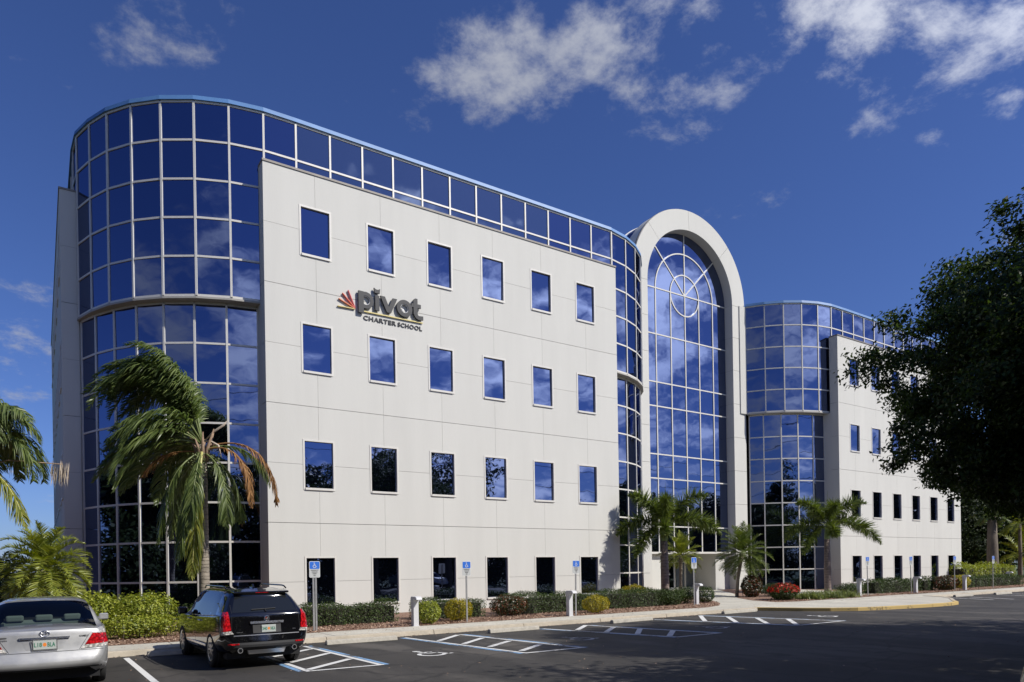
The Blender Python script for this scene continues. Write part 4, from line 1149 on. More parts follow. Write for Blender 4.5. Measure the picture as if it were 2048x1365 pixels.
# ------------------------------------------------------------------ palms
LEFTW = np.array([-.83, .50, 0])            # the wind blows towards the left along the front
def queen_palm(x, y, z0, zc, label, seed, nf, length, wind, spread_el=(35, 88), stiff=0, low=0, ws=1.0, lean=(0, 0), lw=.030, nl=110, azr=180, grav=1.1, ll=1.1, lg=2.4):
    rg = np.random.default_rng(seed); rd = random.Random(seed)
    t = empty('queen_palm', (x, y, z0), label, 'palm tree')
    top = np.array([x + lean[0], y + lean[1], zc])
    palm_trunk(t, [(x, y, z0 - .1), (x, y, z0 + .3), (x + lean[0] * .4, y + lean[1] * .4, z0 + (zc - z0) * .5), tuple(top - [0, 0, .55]), tuple(top)], [.20, .15, .135, .125, .10], M['palm_trunk'])
    # fibrous dry sheaths wrapping the crown base
    for k in range(9):
        a = k * 2.4 + rd.uniform(-.3, .3); d = Vector((math.cos(a), math.sin(a), 0))
        b = Vector(top) - Vector((0, 0, .5)) + d * .11
        mb = MB(); mb.tube([b, b + d * .06 + Vector((0, 0, .35)), b + d * rd.uniform(.12, .3) + Vector((0, 0, rd.uniform(.6, .95)))], [.07, .055, .015], 6)
        mb.build('leaf_sheath', M['sheath'], t, smooth=True)
    for k in range(nf):
        az = R(149) + R(azr) * (((k * .618) % 1.0) * 2 - 1); el = R(spread_el[0] + (spread_el[1] - spread_el[0]) * ((k + .5) / nf) ** .8)
        d = np.array([math.cos(az) * math.cos(el), math.sin(az) * math.cos(el), math.sin(el)])
        d = unit(d + wind * .28 * ws)
        ln = length * rd.uniform(.85, 1.08)
        if k < low:      # the older outer fronds leave the crown low and hang downwind
            a2 = R(149 + rd.uniform(-75, 75)); e2 = R(rd.uniform(5, 55)); d = np.array([math.cos(a2) * math.cos(e2), math.sin(a2) * math.cos(e2), math.sin(e2)]); ln = length * rd.uniform(.6, .85)
        frond(t, top + d * .1, d, ln, M['frond'], M['rachis'], rg, stiff=stiff if k >= low else 0, grav=grav * rd.uniform(.6, 1.35), wind=wind * rd.uniform(.20, .62) * ws, nl=nl, ll=ll, lw=lw, start=.17,
              lgrav=lg * rd.uniform(.7, 1.3), lwind=wind * rd.uniform(.8, 1.6) * ws, ang=52, seg=3, vup=.25, rr=.028)
    return t, top, rg, rd

qp, top, rg, rd = queen_palm(3.98, 22.0, zb(22), 5.55, 'tall queen palm with fronds swept leftward by wind before curved glass', 11, 46, 4.0, LEFTW, (62, 89), azr=150, stiff=1, low=15, ll=.75, lw=.032, lg=2.0, nl=105)
# one green yellow frond hanging straight down the front, one dead brown frond on the right
frond(qp, top + np.array([-.05, -.22, -.25]), (-.15, -.35, -.85), 3.7, M['frond_yellow'], M['stalk'], rg, grav=.5, wind=(-.03, .03, 0), nl=90, ll=.85, lw=.032, start=.24, lgrav=2.2, ang=30, vup=0, rr=.04, name='hanging_frond')
frond(qp, top + np.array([-.12, -.15, -.25]), (-.25, -.3, -.8), 3.3, M['frond'], M['rachis'], rg, grav=.5, wind=(-.05, .03, 0), nl=80, ll=.8, lw=.03, start=.25, lgrav=2.2, ang=30, vup=0, rr=.03, name='hanging_frond')
for a_, l_ in ((205, 3.0), (250, 2.6), (300, 2.5), (350, 2.3), (120, 2.9)):
    frond(qp, top + np.array([.1 * math.cos(R(a_)), .1 * math.sin(R(a_)), -.25]), (math.cos(R(a_)) * .55, math.sin(R(a_)) * .55, -.25), l_, M['frond'], M['rachis'], rg, grav=1.5, wind=(-.12, .07, 0), nl=85, ll=.75, lw=.03, start=.2, lgrav=2.4, ang=36, vup=0, rr=.03, name='hanging_frond')
frond(qp, top + np.array([.08, -.05, -.1]), (.78, -.45, .42), 3.2, M['frond_dead'], M['frond_dead'], rg, grav=1.15, wind=(-.12, .08, 0), nl=95, ll=.62, lw=.026, start=.26, lgrav=3.0, ang=28, vup=0, rr=.03, name='dead_frond')
frond(qp, top + np.array([.1, -.1, -.15]), (.6, -.7, .25), 2.7, M['frond_dead'], M['frond_dead'], rg, grav=1.5, wind=(-.1, .06, 0), nl=85, ll=.55, lw=.024, start=.22, lgrav=3.0, ang=28, vup=0, rr=.03, name='dead_frond')
frond(qp, top + np.array([.08, .1, -.1]), (.75, -.2, .3), 2.4, M['frond'], M['rachis'], rg, grav=1.1, wind=(-.1, .08, 0), nl=80, ll=.7, lw=.03, start=.2, lgrav=2.4, ang=35, vup=0, rr=.03, name='hanging_frond')
frond(qp, top + np.array([-.1, .1, -.2]), (-.9, .2, .1), 1.8, M['frond_dead'], M['frond_dead'], rg, grav=1.0, wind=(0, 0, 0), nl=60, ll=.5, lw=.02, start=.25, lgrav=2.6, ang=35, vup=0, rr=.025, name='dead_frond')
for dx, dy, dz, sx in ((.28, -.16, -.25, 1), (-.14, -.2, -.35, 1)):
    P = rg.normal(size=(420, 3)) * np.array([.10, .10, .26]) + np.array([0, 0, -.35])
    V, F = leaf_arrays(P, rg.normal(size=P.shape), .045, .04, rg)
    tag(link_mesh('fruit_cluster', np_mesh('fruit_cluster', V, F), M['fruit'], Vector(top + np.array([dx, dy, dz])), qp), kind='stuff')
for d0, l0 in (((.62, -.45, .60), .75), ((.60, -.5, -.25), .45)):
    p = Vector(top) + Vector((.05, -.05, .1)); d = Vector(d0).normalized()
    e = p + d * l0; q = e + Vector((.08, -.03, -.35 if d0[2] < .3 else .12))
    mb = MB(); mb.tube([p, p.lerp(e, .5) + Vector((0, 0, .05)), e, q], [.018, .032, .036, .005], 6); mb.build('spathe', M['pale_spathe'], qp, smooth=True)

q2, top2, rg2, rd2 = queen_palm(-1.45, 22.6, zb(22.6), 5.0, 'queen palm with drooping fronds cut by the left edge', 23, 26, 2.5, np.array([.02, .10, 0]), (50, 88), nl=85, grav=2.1, lg=2.6, ll=.85)
frond(q2, top2 + np.array([.08, -.15, -.2]), (.55, -.4, -.3), 2.3, M['frond_yellow'], M['stalk'], rg2, grav=.9, nl=75, ll=.7, lw=.03, start=.15, lgrav=1.8, ang=40, vup=0, rr=.03, name='hanging_frond')
# bare stalk with a dry tassel sticking out towards the wall
p = Vector(top2) + Vector((.1, -.1, -.45))
mb = MB(); mb.tube([p, p + Vector((.7, -.2, .25)), p + Vector((1.9, -.25, .22))], [.03, .02, .012], 6); st = mb.build('dry_stalk', M['sheath'], q2, smooth=True)
n = 70; e = np.array(p + Vector((1.75, -.25, .22))); P = e + np.stack([rg2.uniform(-.12, .28, n), rg2.uniform(-.1, .1, n), -rg2.uniform(.1, .42, n)], 1)
V, F = leaf_arrays(P, rg2.normal(size=(n, 3)) * [1, 1, .1], .5, .02, rg2, axis=np.tile([[.1, 0, 1.]], (n, 1)))
link_mesh('tassel', np_mesh('tassel', V - e, F), M['pale_spathe'], Vector(e), q2)

def date_palm(x, y, z0, h, label, seed, nf, length, mat, lean=(0, 0), el=(-35, 85), ll=.30, nl=60, grav=.85, r=.085, wind=(-.15, .08, 0)):
    """pygmy date palm: slim trunk, dense arching feather fronds"""
    rg = np.random.default_rng(seed); rd = random.Random(seed)
    t = empty('date_palm', (x, y, z0), label, 'palm tree')
    top = np.array([x + lean[0], y + lean[1], z0 + h])
    palm_trunk(t, [(x, y, z0 - .05), (x + lean[0] * .25, y + lean[1] * .25, z0 + h * .4), (x + lean[0] * .7, y + lean[1] * .7, z0 + h * .8), tuple(top)], [r * 1.05, r * .9, r, r * 1.35], M['palm_trunk'])
    for k in range(nf):
        az = k * 2.399; e = R(el[0] + (el[1] - el[0]) * (k + .5) / nf)
        d = np.array([math.cos(az) * math.cos(e), math.sin(az) * math.cos(e), math.sin(e)])
        frond(t, top + d * .06, d, length * rd.uniform(.85, 1.1), mat, M['rachis'], rg, grav=grav, wind=wind, nl=nl, ll=ll, lw=.021, start=.12, lgrav=.6, ang=48, seg=2, vup=.3, rr=.012, nr=12)
    return t
date_palm(-.02, 20.9, zb(20.9), 1.75, 'small yellow green date palm behind the silver sedan', 31, 58, 1.2, M['pygmy_leaf'], (.12, -.1), nl=64, ll=.30, grav=1.7)
date_palm(28.9, 22.8, zb(22.8), 2.15, 'leaning date palm with fine dark fronds right of the entrance', 32, 40, 1.5, M['fox_leaf'], (.35, -.1), el=(-45, 85), ll=.45, nl=64)
date_palm(26.95, 24.7, zb(24.7), 2.05, 'small yellow fronded palm behind the foxtail trunk by the doors', 33, 30, 1.15, M['pygmy_leaf'], (.05, 0), ll=.34)

def foxtail_palm(x, y, z0, hz, label, seed, dirs, length, spear=True, flip=1):
    rg = np.random.default_rng(seed); rd = random.Random(seed)
    t = empty('foxtail_palm', (x, y, z0), label, 'palm tree', 'foxtail palms by the entrance')
    top = np.array([x, y, hz])
    palm_trunk(t, [(x, y, z0 - .1), (x, y, z0 + .2), (x, y, z0 + 1.2), (x, y, hz - .8)], [.21, .18, .185, .14], M['foxtail_trunk'])
    palm_trunk(t, [(x, y, hz - .81), (x, y, hz - .65), (x, y, hz - .25), (x, y, hz + .05)], [.135, .15, .11, .06], M['crownshaft'], 'crownshaft')
    for az, el, k in dirs:
        e = R(el); a = R(az)
        d = np.array([math.cos(a) * math.cos(e), math.sin(a) * math.cos(e), math.sin(e)])
        frond(t, top + d * .05, d, length * k, M['fox_leaf'], M['rachis'], rg, grav=.62, wind=(0, 0, 0), nl=95, ll=.64, lw=.038, start=.13, plume=True, lgrav=.5, ang=62, seg=2, rr=.026, nr=14)
    if spear:
        mb = MB(); mb.tube([tuple(top), (x + .05, y, hz + 1.0), (x + .12, y, hz + 1.9)], [.025, .015, .004], 5); mb.build('spear_leaf', M['rachis'], t)
    return t
# fronds as (azimuth in plan, elevation, length factor)
foxtail_palm(23.85, 22.8, zb(22.8), 3.75, 'foxtail palm with bushy plumes left of the entrance doors', 41,
             [(165, 58, 1.0), (160, 20, 1.1), (185, -8, 1.15), (228, 52, .85), (226, 2, .75), (325, 58, 1.1), (342, 26, 1.2), (305, 22, 1.2), (60, 45, .9)], 2.3)
foxtail_palm(36.0, 22.3, zb(22.3), 3.95, 'foxtail palm in front of the far white wing', 42,
             [(165, 55, .95), (158, 18, 1.15), (180, -5, 1.1), (228, 50, .8), (228, 0, .7), (325, 56, 1.0), (345, 28, 1.2), (308, 15, 1.2), (60, 45, .9)], 2.6)

def royal_palm(x, y, z0, h, label, seed, mat, r=.42, nf=9, length=2.0, grav=.7, wind=(-.1, .05, 0)):
    rg = np.random.default_rng(seed); rd = random.Random(seed)
    t = empty('palm_tree', (x, y, z0), label, 'palm tree')
    palm_trunk(t, [(x, y, z0 - .1), (x, y, z0 + .4), (x, y, z0 + h * .5), (x, y, z0 + h)], [r * 1.1, r, r * .9, r * .7], M['bark'])
    for k in range(nf):
        az = k * 2.399; e = R(-10 + 90 * (k + .5) / nf)
        d = np.array([math.cos(az) * math.cos(e), math.sin(az) * math.cos(e), math.sin(e)])
        frond(t, np.array([x, y, z0 + h]), d, length * rd.uniform(.85, 1.1), mat, M['rachis'], rg, grav=grav, wind=wind, nl=50, ll=.6, lw=.05, start=.12, lgrav=.9, ang=48, seg=2, vup=.2, rr=.03, nr=12)
royal_palm(61.5, 24.3, zb(24), 5.0, 'stout grey trunked palm beyond the far end of the building', 51, M['frond'], .42, 12, 1.5, 1.2)
royal_palm(68.5, 25.0, 0, 4.9, 'palm with drooping yellowish fronds at the far right edge', 52, M['pygmy_leaf'], .16, 12, 2.3, 1.0)
royal_palm(69.8, 25.5, 0, 2.3, 'low broad yellow green palm beneath the taller one at the far right', 53, M['pygmy_leaf'], .2, 13, 3.0, .6)

# ------------------------------------------------------------------ hedges and shrubs
hedge(5.75, 9.5, 21.0, 1.1, .58, 'dark clipped hedge right of the black car under the first windows', M['hedge'], 61)
hedge(10.2, 12.75, 21.0, 1.0, .55, 'short dark hedge behind the golden shrub', M['hedge'], 62)
hedge(13.7, 22.3, 21.0, 1.1, .62, 'long dark clipped hedge under the right hand ground floor windows', M['hedge'], 63)
bush('shrub', 9.9, 19.35, zb(19.3), (.42, .38, .36), 'loose light green shrub touching the first white path light', M['shrub'], 2400, .055, 64)
bush('shrub', 11.15, 19.7, zb(19.7), (.50, .45, .36), 'round golden yellow shrub beside the second parking sign', M['gold'], 3200, .05, 65)
bush('shrub', 13.55, 20.35, zb(20.3), (.75, .5, .36), 'dark shrub with rusty red leaves at the end of the long hedge', M['croton'], 3000, .065, 66)
bush('shrub', 16.75, 19.45, zb(19.4), (.55, .42, .33), 'golden yellow shrub in front of the long hedge', M['gold'], 3000, .05, 67)
bush('shrub', 21.7, 22.6, zb(22.6), (.75, .55, .40), 'bright yellow shrub behind the foxtail palm', M['gold'], 3400, .055, 68)
bush('shrub', 21.9, 20.75, zb(20.7), (.95, .55, .36), 'low mound of dark hedge at the foot of the foxtail palm', M['hedge'], 4200, .06, 69, box=.3)
bush('shrub', 23.1, 20.95, zb(20.9), (.75, .5, .37), 'round dark shrub with the white path light standing in it', M['hedge'], 3400, .06, 70, box=.3)
bush('shrub', 24.35, 20.9, zb(20.9), (.45, .42, .35), 'last round dark shrub beside the entrance walk', M['hedge'], 2200, .06, 71)
bush('shrub', .95, 21.7, zb(21.7), (.95, .75, .60), 'rounded bright yellow green shrub just behind the silver sedan', M['shrub'], 7000, .085, 72, box=.3)
bush('shrub', 2.35, 21.6, zb(21.6), (.90, .75, .57), 'rounded bright yellow green shrub between sedan and black car', M['shrub'], 6500, .08, 172, box=.3)
bush('shrub', 3.9, 21.5, zb(21.5), (1.0, .6, .40), 'low dark green shrub behind the hood of the black car', M['hedge'], 4200, .07, 173, box=.3)
bush('shrub', 2.1, 20.35, zb(20.3), (1.15, .42, .30), 'low bright green shrub at the sidewalk between the parked cars', M['shrub'], 4600, .065, 73, box=.4)
bush('shrub', 4.35, 20.35, zb(20.3), (1.15, .45, .33), 'low bright green shrub with reddish tips behind the black car', M['shrub'], 4600, .06, 74, box=.4)
bush('shrub', -1.6, 22.2, zb(22.2), (1.6, .8, .70), 'dark leafy shrub under the palms at the left edge', M['hedge'], 7000, .09, 75, box=.4)
bush('shrub', 28.65, 19.95, zb(19.9), (.82, .58, .38), 'round shrub covered with bright red flowers', M['hedge'], 4200, .07, 76, mat2=M['redflower'], n2=520, leaf2=.10)
bush('shrub', 29.3, 22.2, zb(22.2), (.6, .5, .55), 'dark purplish shrub around the base of the leaning date palm', M['croton'], 2000, .10, 77)
bush('shrub', 30.9, 22.0, zb(22.0), (1.1, .6, .33), 'low dark hedge mound right of the leaning date palm', M['hedge'], 3800, .065, 78, box=.3)
bush('shrub', 35.4, 20.6, zb(20.5), (1.3, .6, .32), 'low dark hedge mound before the far wing corner', M['hedge'], 4000, .065, 79, box=.4)
hedge(37.0, 42.0, 20.6, .9, .66, 'dark clipped hedge under the left windows of the far wing', M['hedge'], 80, leaf=.075, dens=500)
hedge(42.3, 43.6, 20.6, .9, .66, 'short dark hedge left of the dark red shrub', M['hedge'], 81, leaf=.075, dens=500)
bush('shrub', 44.3, 20.0, zb(20), (1.15, .6, .42), 'dark red leaved shrub under the last far wing windows', M['croton'], 3200, .10, 82, mat2=M['croton'], n2=300, leaf2=.09)
bush('shrub', 46.9, 20.4, zb(20.4), (.9, .6, .42), 'golden shrub at the far corner of the building', M['gold'], 2400, .08, 83)
hedge(48.0, 56.5, 20.9, 1.0, .62, 'low green hedge beyond the far corner of the building', M['hedge'], 84, leaf=.085, dens=350)
hedge(53.5, 62.0, 23.4, 1.1, 1.25, 'pale clipped hedge around the stout grey palm', M['shrub'], 85, leaf=.10, dens=300)
# striped spiky ground plants
def clump(x, y, n, r, seed):
    rg = np.random.default_rng(seed); a = rg.uniform(0, 2 * math.pi, n); e = rg.uniform(.5, 1.35, n)
    B = np.stack([rg.normal(0, r * .25, n), rg.normal(0, r * .25, n), np.zeros(n)], 1)
    d = np.stack([np.cos(a) * np.cos(e), np.sin(a) * np.cos(e), np.sin(e)], 1); l = rg.uniform(.3, .5, n)[:, None]
    side = unit(np.cross(d, [0, 0, 1.])) * .014
    m = B + d * l * .6; tip = m + unit(d + np.array([0, 0, -.8])) * l * .5
    V = np.stack([B - side, B + side, m + side, m - side, tip + side * .1, tip - side * .1], 1).reshape(-1, 3)
    i = np.arange(n)[:, None] * 6
    return V, np.concatenate([i + [0, 1, 2, 3], i + [3, 2, 4, 5]])
spots = [(29.9, 19.75), (30.6, 20.3), (31.3, 19.6), (31.9, 20.4), (32.5, 19.7), (33.1, 20.3), (33.6, 19.7), (30.3, 19.35), (31.9, 19.3), (33.0, 19.35)]
Vc, Fc = clump(0, 0, 150, .8, 90); cm = np_mesh('spiky_plant', Vc, Fc); cm.materials.append(M['blade'])
for i, (x, y) in enumerate(spots):
    o = link_mesh('spiky_plant', cm, None, (x, y, zb(y))); o.rotation_euler = (0, 0, i * 1.3)
    tag(o, 'low striped spiky clump, ' + ('touching the red flowers at the back', 'second at the back from the red flowers', 'third from the red flowers, front side', 'at the back in the middle of the bed', 'right of the middle of the bed', 'second from the right at the back', 'rightmost in the bed', 'touching the red flowers at the kerb side', 'at the kerb side in the middle', 'at the kerb side near the right end')[i], 'plant', 'striped spiky clumps right of the red flowers')

# dry leaves and grit gathered along the gutter and scattered over walk and lot
rgl = np.random.default_rng(77); nl_ = 4200
gx = rgl.uniform(-3, 52, nl_); gy = np.where(rgl.random(nl_) < .55, 17.33 - rgl.exponential(.10, nl_), np.where(rgl.random(nl_) < .5, rgl.uniform(17.4, 18.9, nl_), rgl.uniform(6, 17.2, nl_)))
gz = np.where(gy > 17.36, .135, .012); okl = ~((gx > 22.8) & (gx < 37.0) & (gy < 17.6)); P = np.stack([gx, gy, gz], 1)[okl]
V, F = leaf_arrays(P, np.array([0, 0, 1.]) + rgl.normal(size=P.shape) * .25, rgl.uniform(.02, .065, len(P)), rgl.uniform(.012, .03, len(P)), rgl, fold=.1)
tag(link_mesh('leaf_litter', np_mesh('leaf_litter', V, F), M['chips'], (0, 0, 0)), 'dry brown leaves and grit scattered along the gutter and sidewalk', 'litter', kind='stuff')

# ------------------------------------------------------------------ trees
tree('shade_tree', 18.9, 4.8, 'huge dark leafy tree overhanging the lot at the right edge', M['ficus'], (4.65, 4.65, 3.55), 5.8, 2.9, .34, 1500, 185, .225, .115, 101, limbs=60, shell=.3, flat=.8)
for i, (x, y, h, r, lb) in enumerate(((27.5, -3.5, 14.0, 5.6, 'spreading tree behind the photographer casting shade over the lot'), (41.5, -3.0, 8.0, 4.0, 'broad tree farther right along the lot edge, out of frame'),
                                     (13.6, .4, 8.4, 3.2, 'tree just outside the right edge whose shade falls on the near asphalt'), (1.5, -7.0, 9.5, 4.2, 'tree behind the photographer, mirrored in the left windows'))):
    tree('shade_tree', x, y, lb, M['oak'], (r, r, h * .33), h * .66, h * .36, .3, 150, 70, .55, .30, 110 + i, limbs=8, shell=.4)
base = tree('oak_tree', -14, -15, 'oak across the road, seen mirrored in the blue glass', M['oak'], (4.4, 4.2, 3.9), 7.0, 3.4, .32, 150, 130, .55, .40, 120, group='oaks mirrored in the glass', limbs=8, shell=.4)
def copy_tree(o, parent=None):
    c = o.copy(); COL.objects.link(c)
    if parent is not None: c.parent = parent
    for ch in o.children: copy_tree(ch, c)
    return c
OAKL = ['facing the curved left corner', 'facing the first column of windows', 'facing the second column of windows', 'facing the third column of windows', 'facing the fifth column of windows',
        'facing the middle of the far wing', 'facing the far wing end', 'past the far wing', 'past the stout grey palm', 'well past the stout grey palm', 'near the right end of the road',
        'small one left of the pole', 'small one right of the pole', 'beyond the left end', 'at the very right end of the road', 'left of the lot, nearest the camera', 'left of the lot, second from the camera', 'left of the lot, level with the sedan', 'left of the lot, level with the side wall', 'left of the lot, farthest back']
OAKS = [(-6.5, -13.5, 1.05), (4.5, -14, 1.12), (10.5, -16, .95), (17, -13.5, 1.1), (27, -15, .98), (53, -16, .8), (61, -14, 1.12), (69, -15, 1.0), (77, -16, 1.1), (85, -15, 1.05), (93, -18, 1.1), (36, -19, .72), (44.5, -21, .66), (-24, -16, 1.1), (103, -16, 1.15), (-17, 3, 1.0), (-20, 12, 1.1), (-19, 21, 1.0), (-23, 30, 1.1), (-27, 40, 1.1)]
for i, (x, y, s) in enumerate(OAKS):
    c = copy_tree(base); c.location = (x, y, 0); c.rotation_euler = (0, 0, i * 1.9); c.scale = (s, s, s * (1 + .1 * math.sin(i * 2.1)))
    c['label'] = 'oak mirrored in the glass, ' + OAKL[i]
under = bush('tall_shrub', -30, -9.6, 0, (4.4, 1.6, 2.3), 'dense tall shrub along the back of the lot, beyond its left end', M['oak'], 9500, .34, 119, group='tall shrubs along the back of the lot', box=.5)
for i in range(17):
    c = copy_tree(under); c.location = (-23 + i * 7.4, -9.6 - .8 * (i % 3), 0); c.rotation_euler = (0, 0, math.pi * (i % 2)); c.scale = (1, 1, .85 + .1 * ((i * 7) % 4))
    c['label'] = 'dense tall shrub at the back of the lot, mirrored ' + ('beyond the left end', 'left of the sedan', 'behind the sedan', 'behind the black car', 'in the first ground floor window', 'in the second ground floor window', 'in the third ground floor window', 'in the fifth ground floor window', 'beside the entrance doors', 'in the arch glass', 'left in the far curved glass', 'right in the far curved glass', 'in the far wing first window', 'in the far wing middle windows', 'in the far wing last window', 'past the far wing', 'at the far right')[i]
for i in range(6):
    c = copy_tree(under); c.location = (-13.5 - (i % 2), -2 + i * 7.2, 0); c.rotation_euler = (0, 0, math.pi / 2); c.scale = (1, 1, 1.05)
    c['label'] = 'dense tall shrub left of the lot, ' + ('nearest the camera', 'level with the sedan', 'level with the left palms', 'level with the side wall', 'beyond the left palms', 'farthest back')[i]
for i in range(5):
    c = copy_tree(under); c.location = (110 + i * 13, -11 - 2 * (i % 2), 0); c.scale = (1.8, 1.6, 2.1)
    c['label'] = 'high dense thicket past the right end of the lot, ' + ('nearest', 'second away', 'middle one', 'fourth away', 'farthest away')[i]
for i in range(4):
    c = copy_tree(base); c.location = (112 + i * 15, -22 - 3 * (i % 2), 0); c.rotation_euler = (0, 0, i * 1.1); c.scale = (1.9, 1.9, 1.75)
    c['label'] = 'very tall oak past the right end of the lot, ' + ('nearest', 'second away', 'third away', 'farthest away')[i]
wood = tree('wood_tree', 66, 38, 'dense dark tree in the wood beyond the right end of the building', M['wood'], (5.2, 5.0, 5.0), 6.0, 2.5, .35, 220, 80, .6, .32, 140, group='dark trees beyond the right end of the building', limbs=6, shell=.35)
for i, (x, y, s) in enumerate(((74, 33, 1.0), (82, 31, 1.05), (90, 36, 1.2), (74, 46, 1.25), (84, 48, 1.3), (98, 44, 1.35), (100, 30, 1.1), (110, 38, 1.3))):
    c = copy_tree(wood); c.location = (x, y, 0); c.rotation_euler = (0, 0, i * 2.3); c.scale = (s, s, s)
    c['label'] = 'dense dark tree in the wood, ' + ('behind the drooping yellowish palm', 'right of the drooping yellowish palm', 'second row, right of the yellowish palm', 'showing between wall end and stout palm', 'second row behind the stout palm', 'third row, deepest in the wood', 'at the far right along the lot', 'last one on the right, half out of frame')[i]
for i, (x, y, r) in enumerate(((-3.5, 52, 2.4), (-9, 60, 2.6), (-15, 57, 3.0))):
    tree('small_tree', x, y, ('low dark bushy tree far beyond the left side wall', 'low far tree left of the side wall, half hidden by palms', 'far bushy tree hidden behind the left palms')[i], M['oak'], (r, r, 1.5), 2.0, 1.0, .15, 60, 60, .4, .3, 150 + i, limbs=5)

# utility pole and wires across the road (seen mirrored in the windows)
up = empty('utility_pole', (43.7, -22, 0), 'tall utility pole with three arms across the road, mirrored in glass', 'utility pole')
mb = MB(); mb.tube([(43.7, -22, -.2), (43.7, -22, 21)], [.26, .17], 10); mb.build('pole', M['bark'], up, smooth=True)
for z in (12.5, 15.0, 17.6, 20.2):
    mb = MB(); mb.tube([(43.7, -22, z), (42.2, -22, z + .5)], [.07, .05], 6); mb.build('arm', M['bark'], up)
for k, z in enumerate((13.0, 15.5, 18.1, 20.7)):
    mb = MB()
    for xa, xb in ((-60, 42.2), (42.2, 140)):
        mb.tube([(xa + (xb - xa) * i / 12, -22, z - 1.1 * 4 * (i / 12) * (1 - i / 12)) for i in range(13)], .03, 4)
    tag(mb.build('power_line', M['black']), 'sagging black wire strung from the utility pole, ' + ('lowest of four', 'second of four from below', 'third of four from below', 'topmost of four')[k], 'power line', 'power lines along the road')

# ------------------------------------------------------------------ vehicles
def paint(name, col, metal, rough, flake=0.0):
    m, nt, b = new_mat(name)
    b.inputs['Base Color'].default_value = tuple(col) + (1,); b.inputs['Metallic'].default_value = metal
    b.inputs['Roughness'].default_value = rough; b.inputs['Coat Weight'].default_value = 1.0; b.inputs['Coat Roughness'].default_value = 0.03
    g = nd(nt, 'ShaderNodeTexCoord')
    n = nd(nt, 'ShaderNodeTexNoise', i_Scale=3.0, i_Detail=6.0, i_Roughness=0.65); nt.links.new(g.outputs['Object'], n.inputs['Vector'])
    r = nd(nt, 'ShaderNodeMapRange'); r.inputs[1].default_value = 0.35; r.inputs[2].default_value = 0.75; r.inputs[3].default_value = rough * .85; r.inputs[4].default_value = rough * 1.35
    nt.links.new(n.outputs[0], r.inputs[0]); nt.links.new(r.outputs[0], b.inputs['Roughness'])
    return m
M['silver'] = paint('silver_paint', (0.42, 0.42, 0.41), 0.55, 0.40)
M['blackpaint'] = paint('black_paint', (0.004, 0.004, 0.005), 0.0, 0.10)
M['chrome'] = simple('chrome', (0.80, 0.80, 0.82), 0.24, metal=1.0)
M['carglass'] = simple('dark_car_glass', (0.012, 0.014, 0.016), 0.02, spec=0.7)
def seeglass():
    m, nt, b = new_mat('tinted_car_window'); nt.nodes.remove(b); out = nt.nodes['Material Output']
    tr = nd(nt, 'ShaderNodeBsdfTransparent'); tr.inputs[0].default_value = (0.42, 0.47, 0.45, 1)
    gl = nd(nt, 'ShaderNodeBsdfGlossy'); gl.inputs['Roughness'].default_value = 0.01
    fr = nd(nt, 'ShaderNodeFresnel'); fr.inputs[0].default_value = 1.6
    mx = nd(nt, 'ShaderNodeMixShader')
    nt.links.new(fr.outputs[0], mx.inputs[0]); nt.links.new(tr.outputs[0], mx.inputs[1]); nt.links.new(gl.outputs[0], mx.inputs[2]); nt.links.new(mx.outputs[0], out.inputs[0])
    return m
M['seeglass'] = seeglass()
M['rubber'] = simple('tyre_rubber', (0.018, 0.018, 0.018), 0.85)
M['alloy'] = simple('alloy_wheel', (0.55, 0.55, 0.56), 0.28, metal=0.9)
M['plastic'] = simple('black_plastic', (0.022, 0.022, 0.023), 0.55)
def lens(name, col, em=0.0):
    m, nt, b = new_mat(name)
    b.inputs['Base Color'].default_value = tuple(col) + (1,); b.inputs['Roughness'].default_value = 0.12; b.inputs['Coat Weight'].default_value = 1.0
    g = nd(nt, 'ShaderNodeTexCoord')
    v = nd(nt, 'ShaderNodeTexVoronoi', i_Scale=26.0); nt.links.new(g.outputs['Object'], v.inputs['Vector'])
    r = nd(nt, 'ShaderNodeMapRange'); r.inputs[1].default_value = 0.0; r.inputs[2].default_value = 0.7; r.inputs[3].default_value = 1.7; r.inputs[4].default_value = 0.45
    nt.links.new(v.outputs['Distance'], r.inputs[0])
    h = nd(nt, 'ShaderNodeHueSaturation'); h.inputs['Color'].default_value = tuple(col) + (1,); nt.links.new(r.outputs[0], h.inputs['Value'])
    nt.links.new(h.outputs[0], b.inputs['Base Color'])
    return m
M['redlens'] = lens('red_lens', (0.42, 0.008, 0.012))
M['clearlens'] = lens('clear_lens', (0.50, 0.48, 0.44))
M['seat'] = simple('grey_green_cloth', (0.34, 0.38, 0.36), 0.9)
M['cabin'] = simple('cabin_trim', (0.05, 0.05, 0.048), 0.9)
M['plate'] = simple('licence_plate', (0.42, 0.45, 0.42), 0.4)
M['plategreen'] = simple('plate_green', (0.02, 0.16, 0.09), 0.5)
M['plateorange'] = simple('plate_orange', (0.75, 0.22, 0.03), 0.5)

def pchip(xs, ys, xq):
    xs = np.asarray(xs, float); ys = np.asarray(ys, float); h = np.diff(xs); dl = np.diff(ys) / h
    m = np.zeros(len(xs)); m[0], m[-1] = dl[0], dl[-1]
    for i in range(1, len(xs) - 1):
        if dl[i - 1] * dl[i] > 0:
            w1, w2 = 2 * h[i] + h[i - 1], h[i] + 2 * h[i - 1]; m[i] = (w1 + w2) / (w1 / dl[i - 1] + w2 / dl[i])
    k = np.clip(np.searchsorted(xs, xq, 'right') - 1, 0, len(xs) - 2); t = (xq - xs[k]) / h[k]
    return ys[k] * (1 + 2 * t) * (1 - t) ** 2 + h[k] * m[k] * t * (1 - t) ** 2 + ys[k + 1] * t * t * (3 - 2 * t) + h[k] * m[k + 1] * t * t * (t - 1)

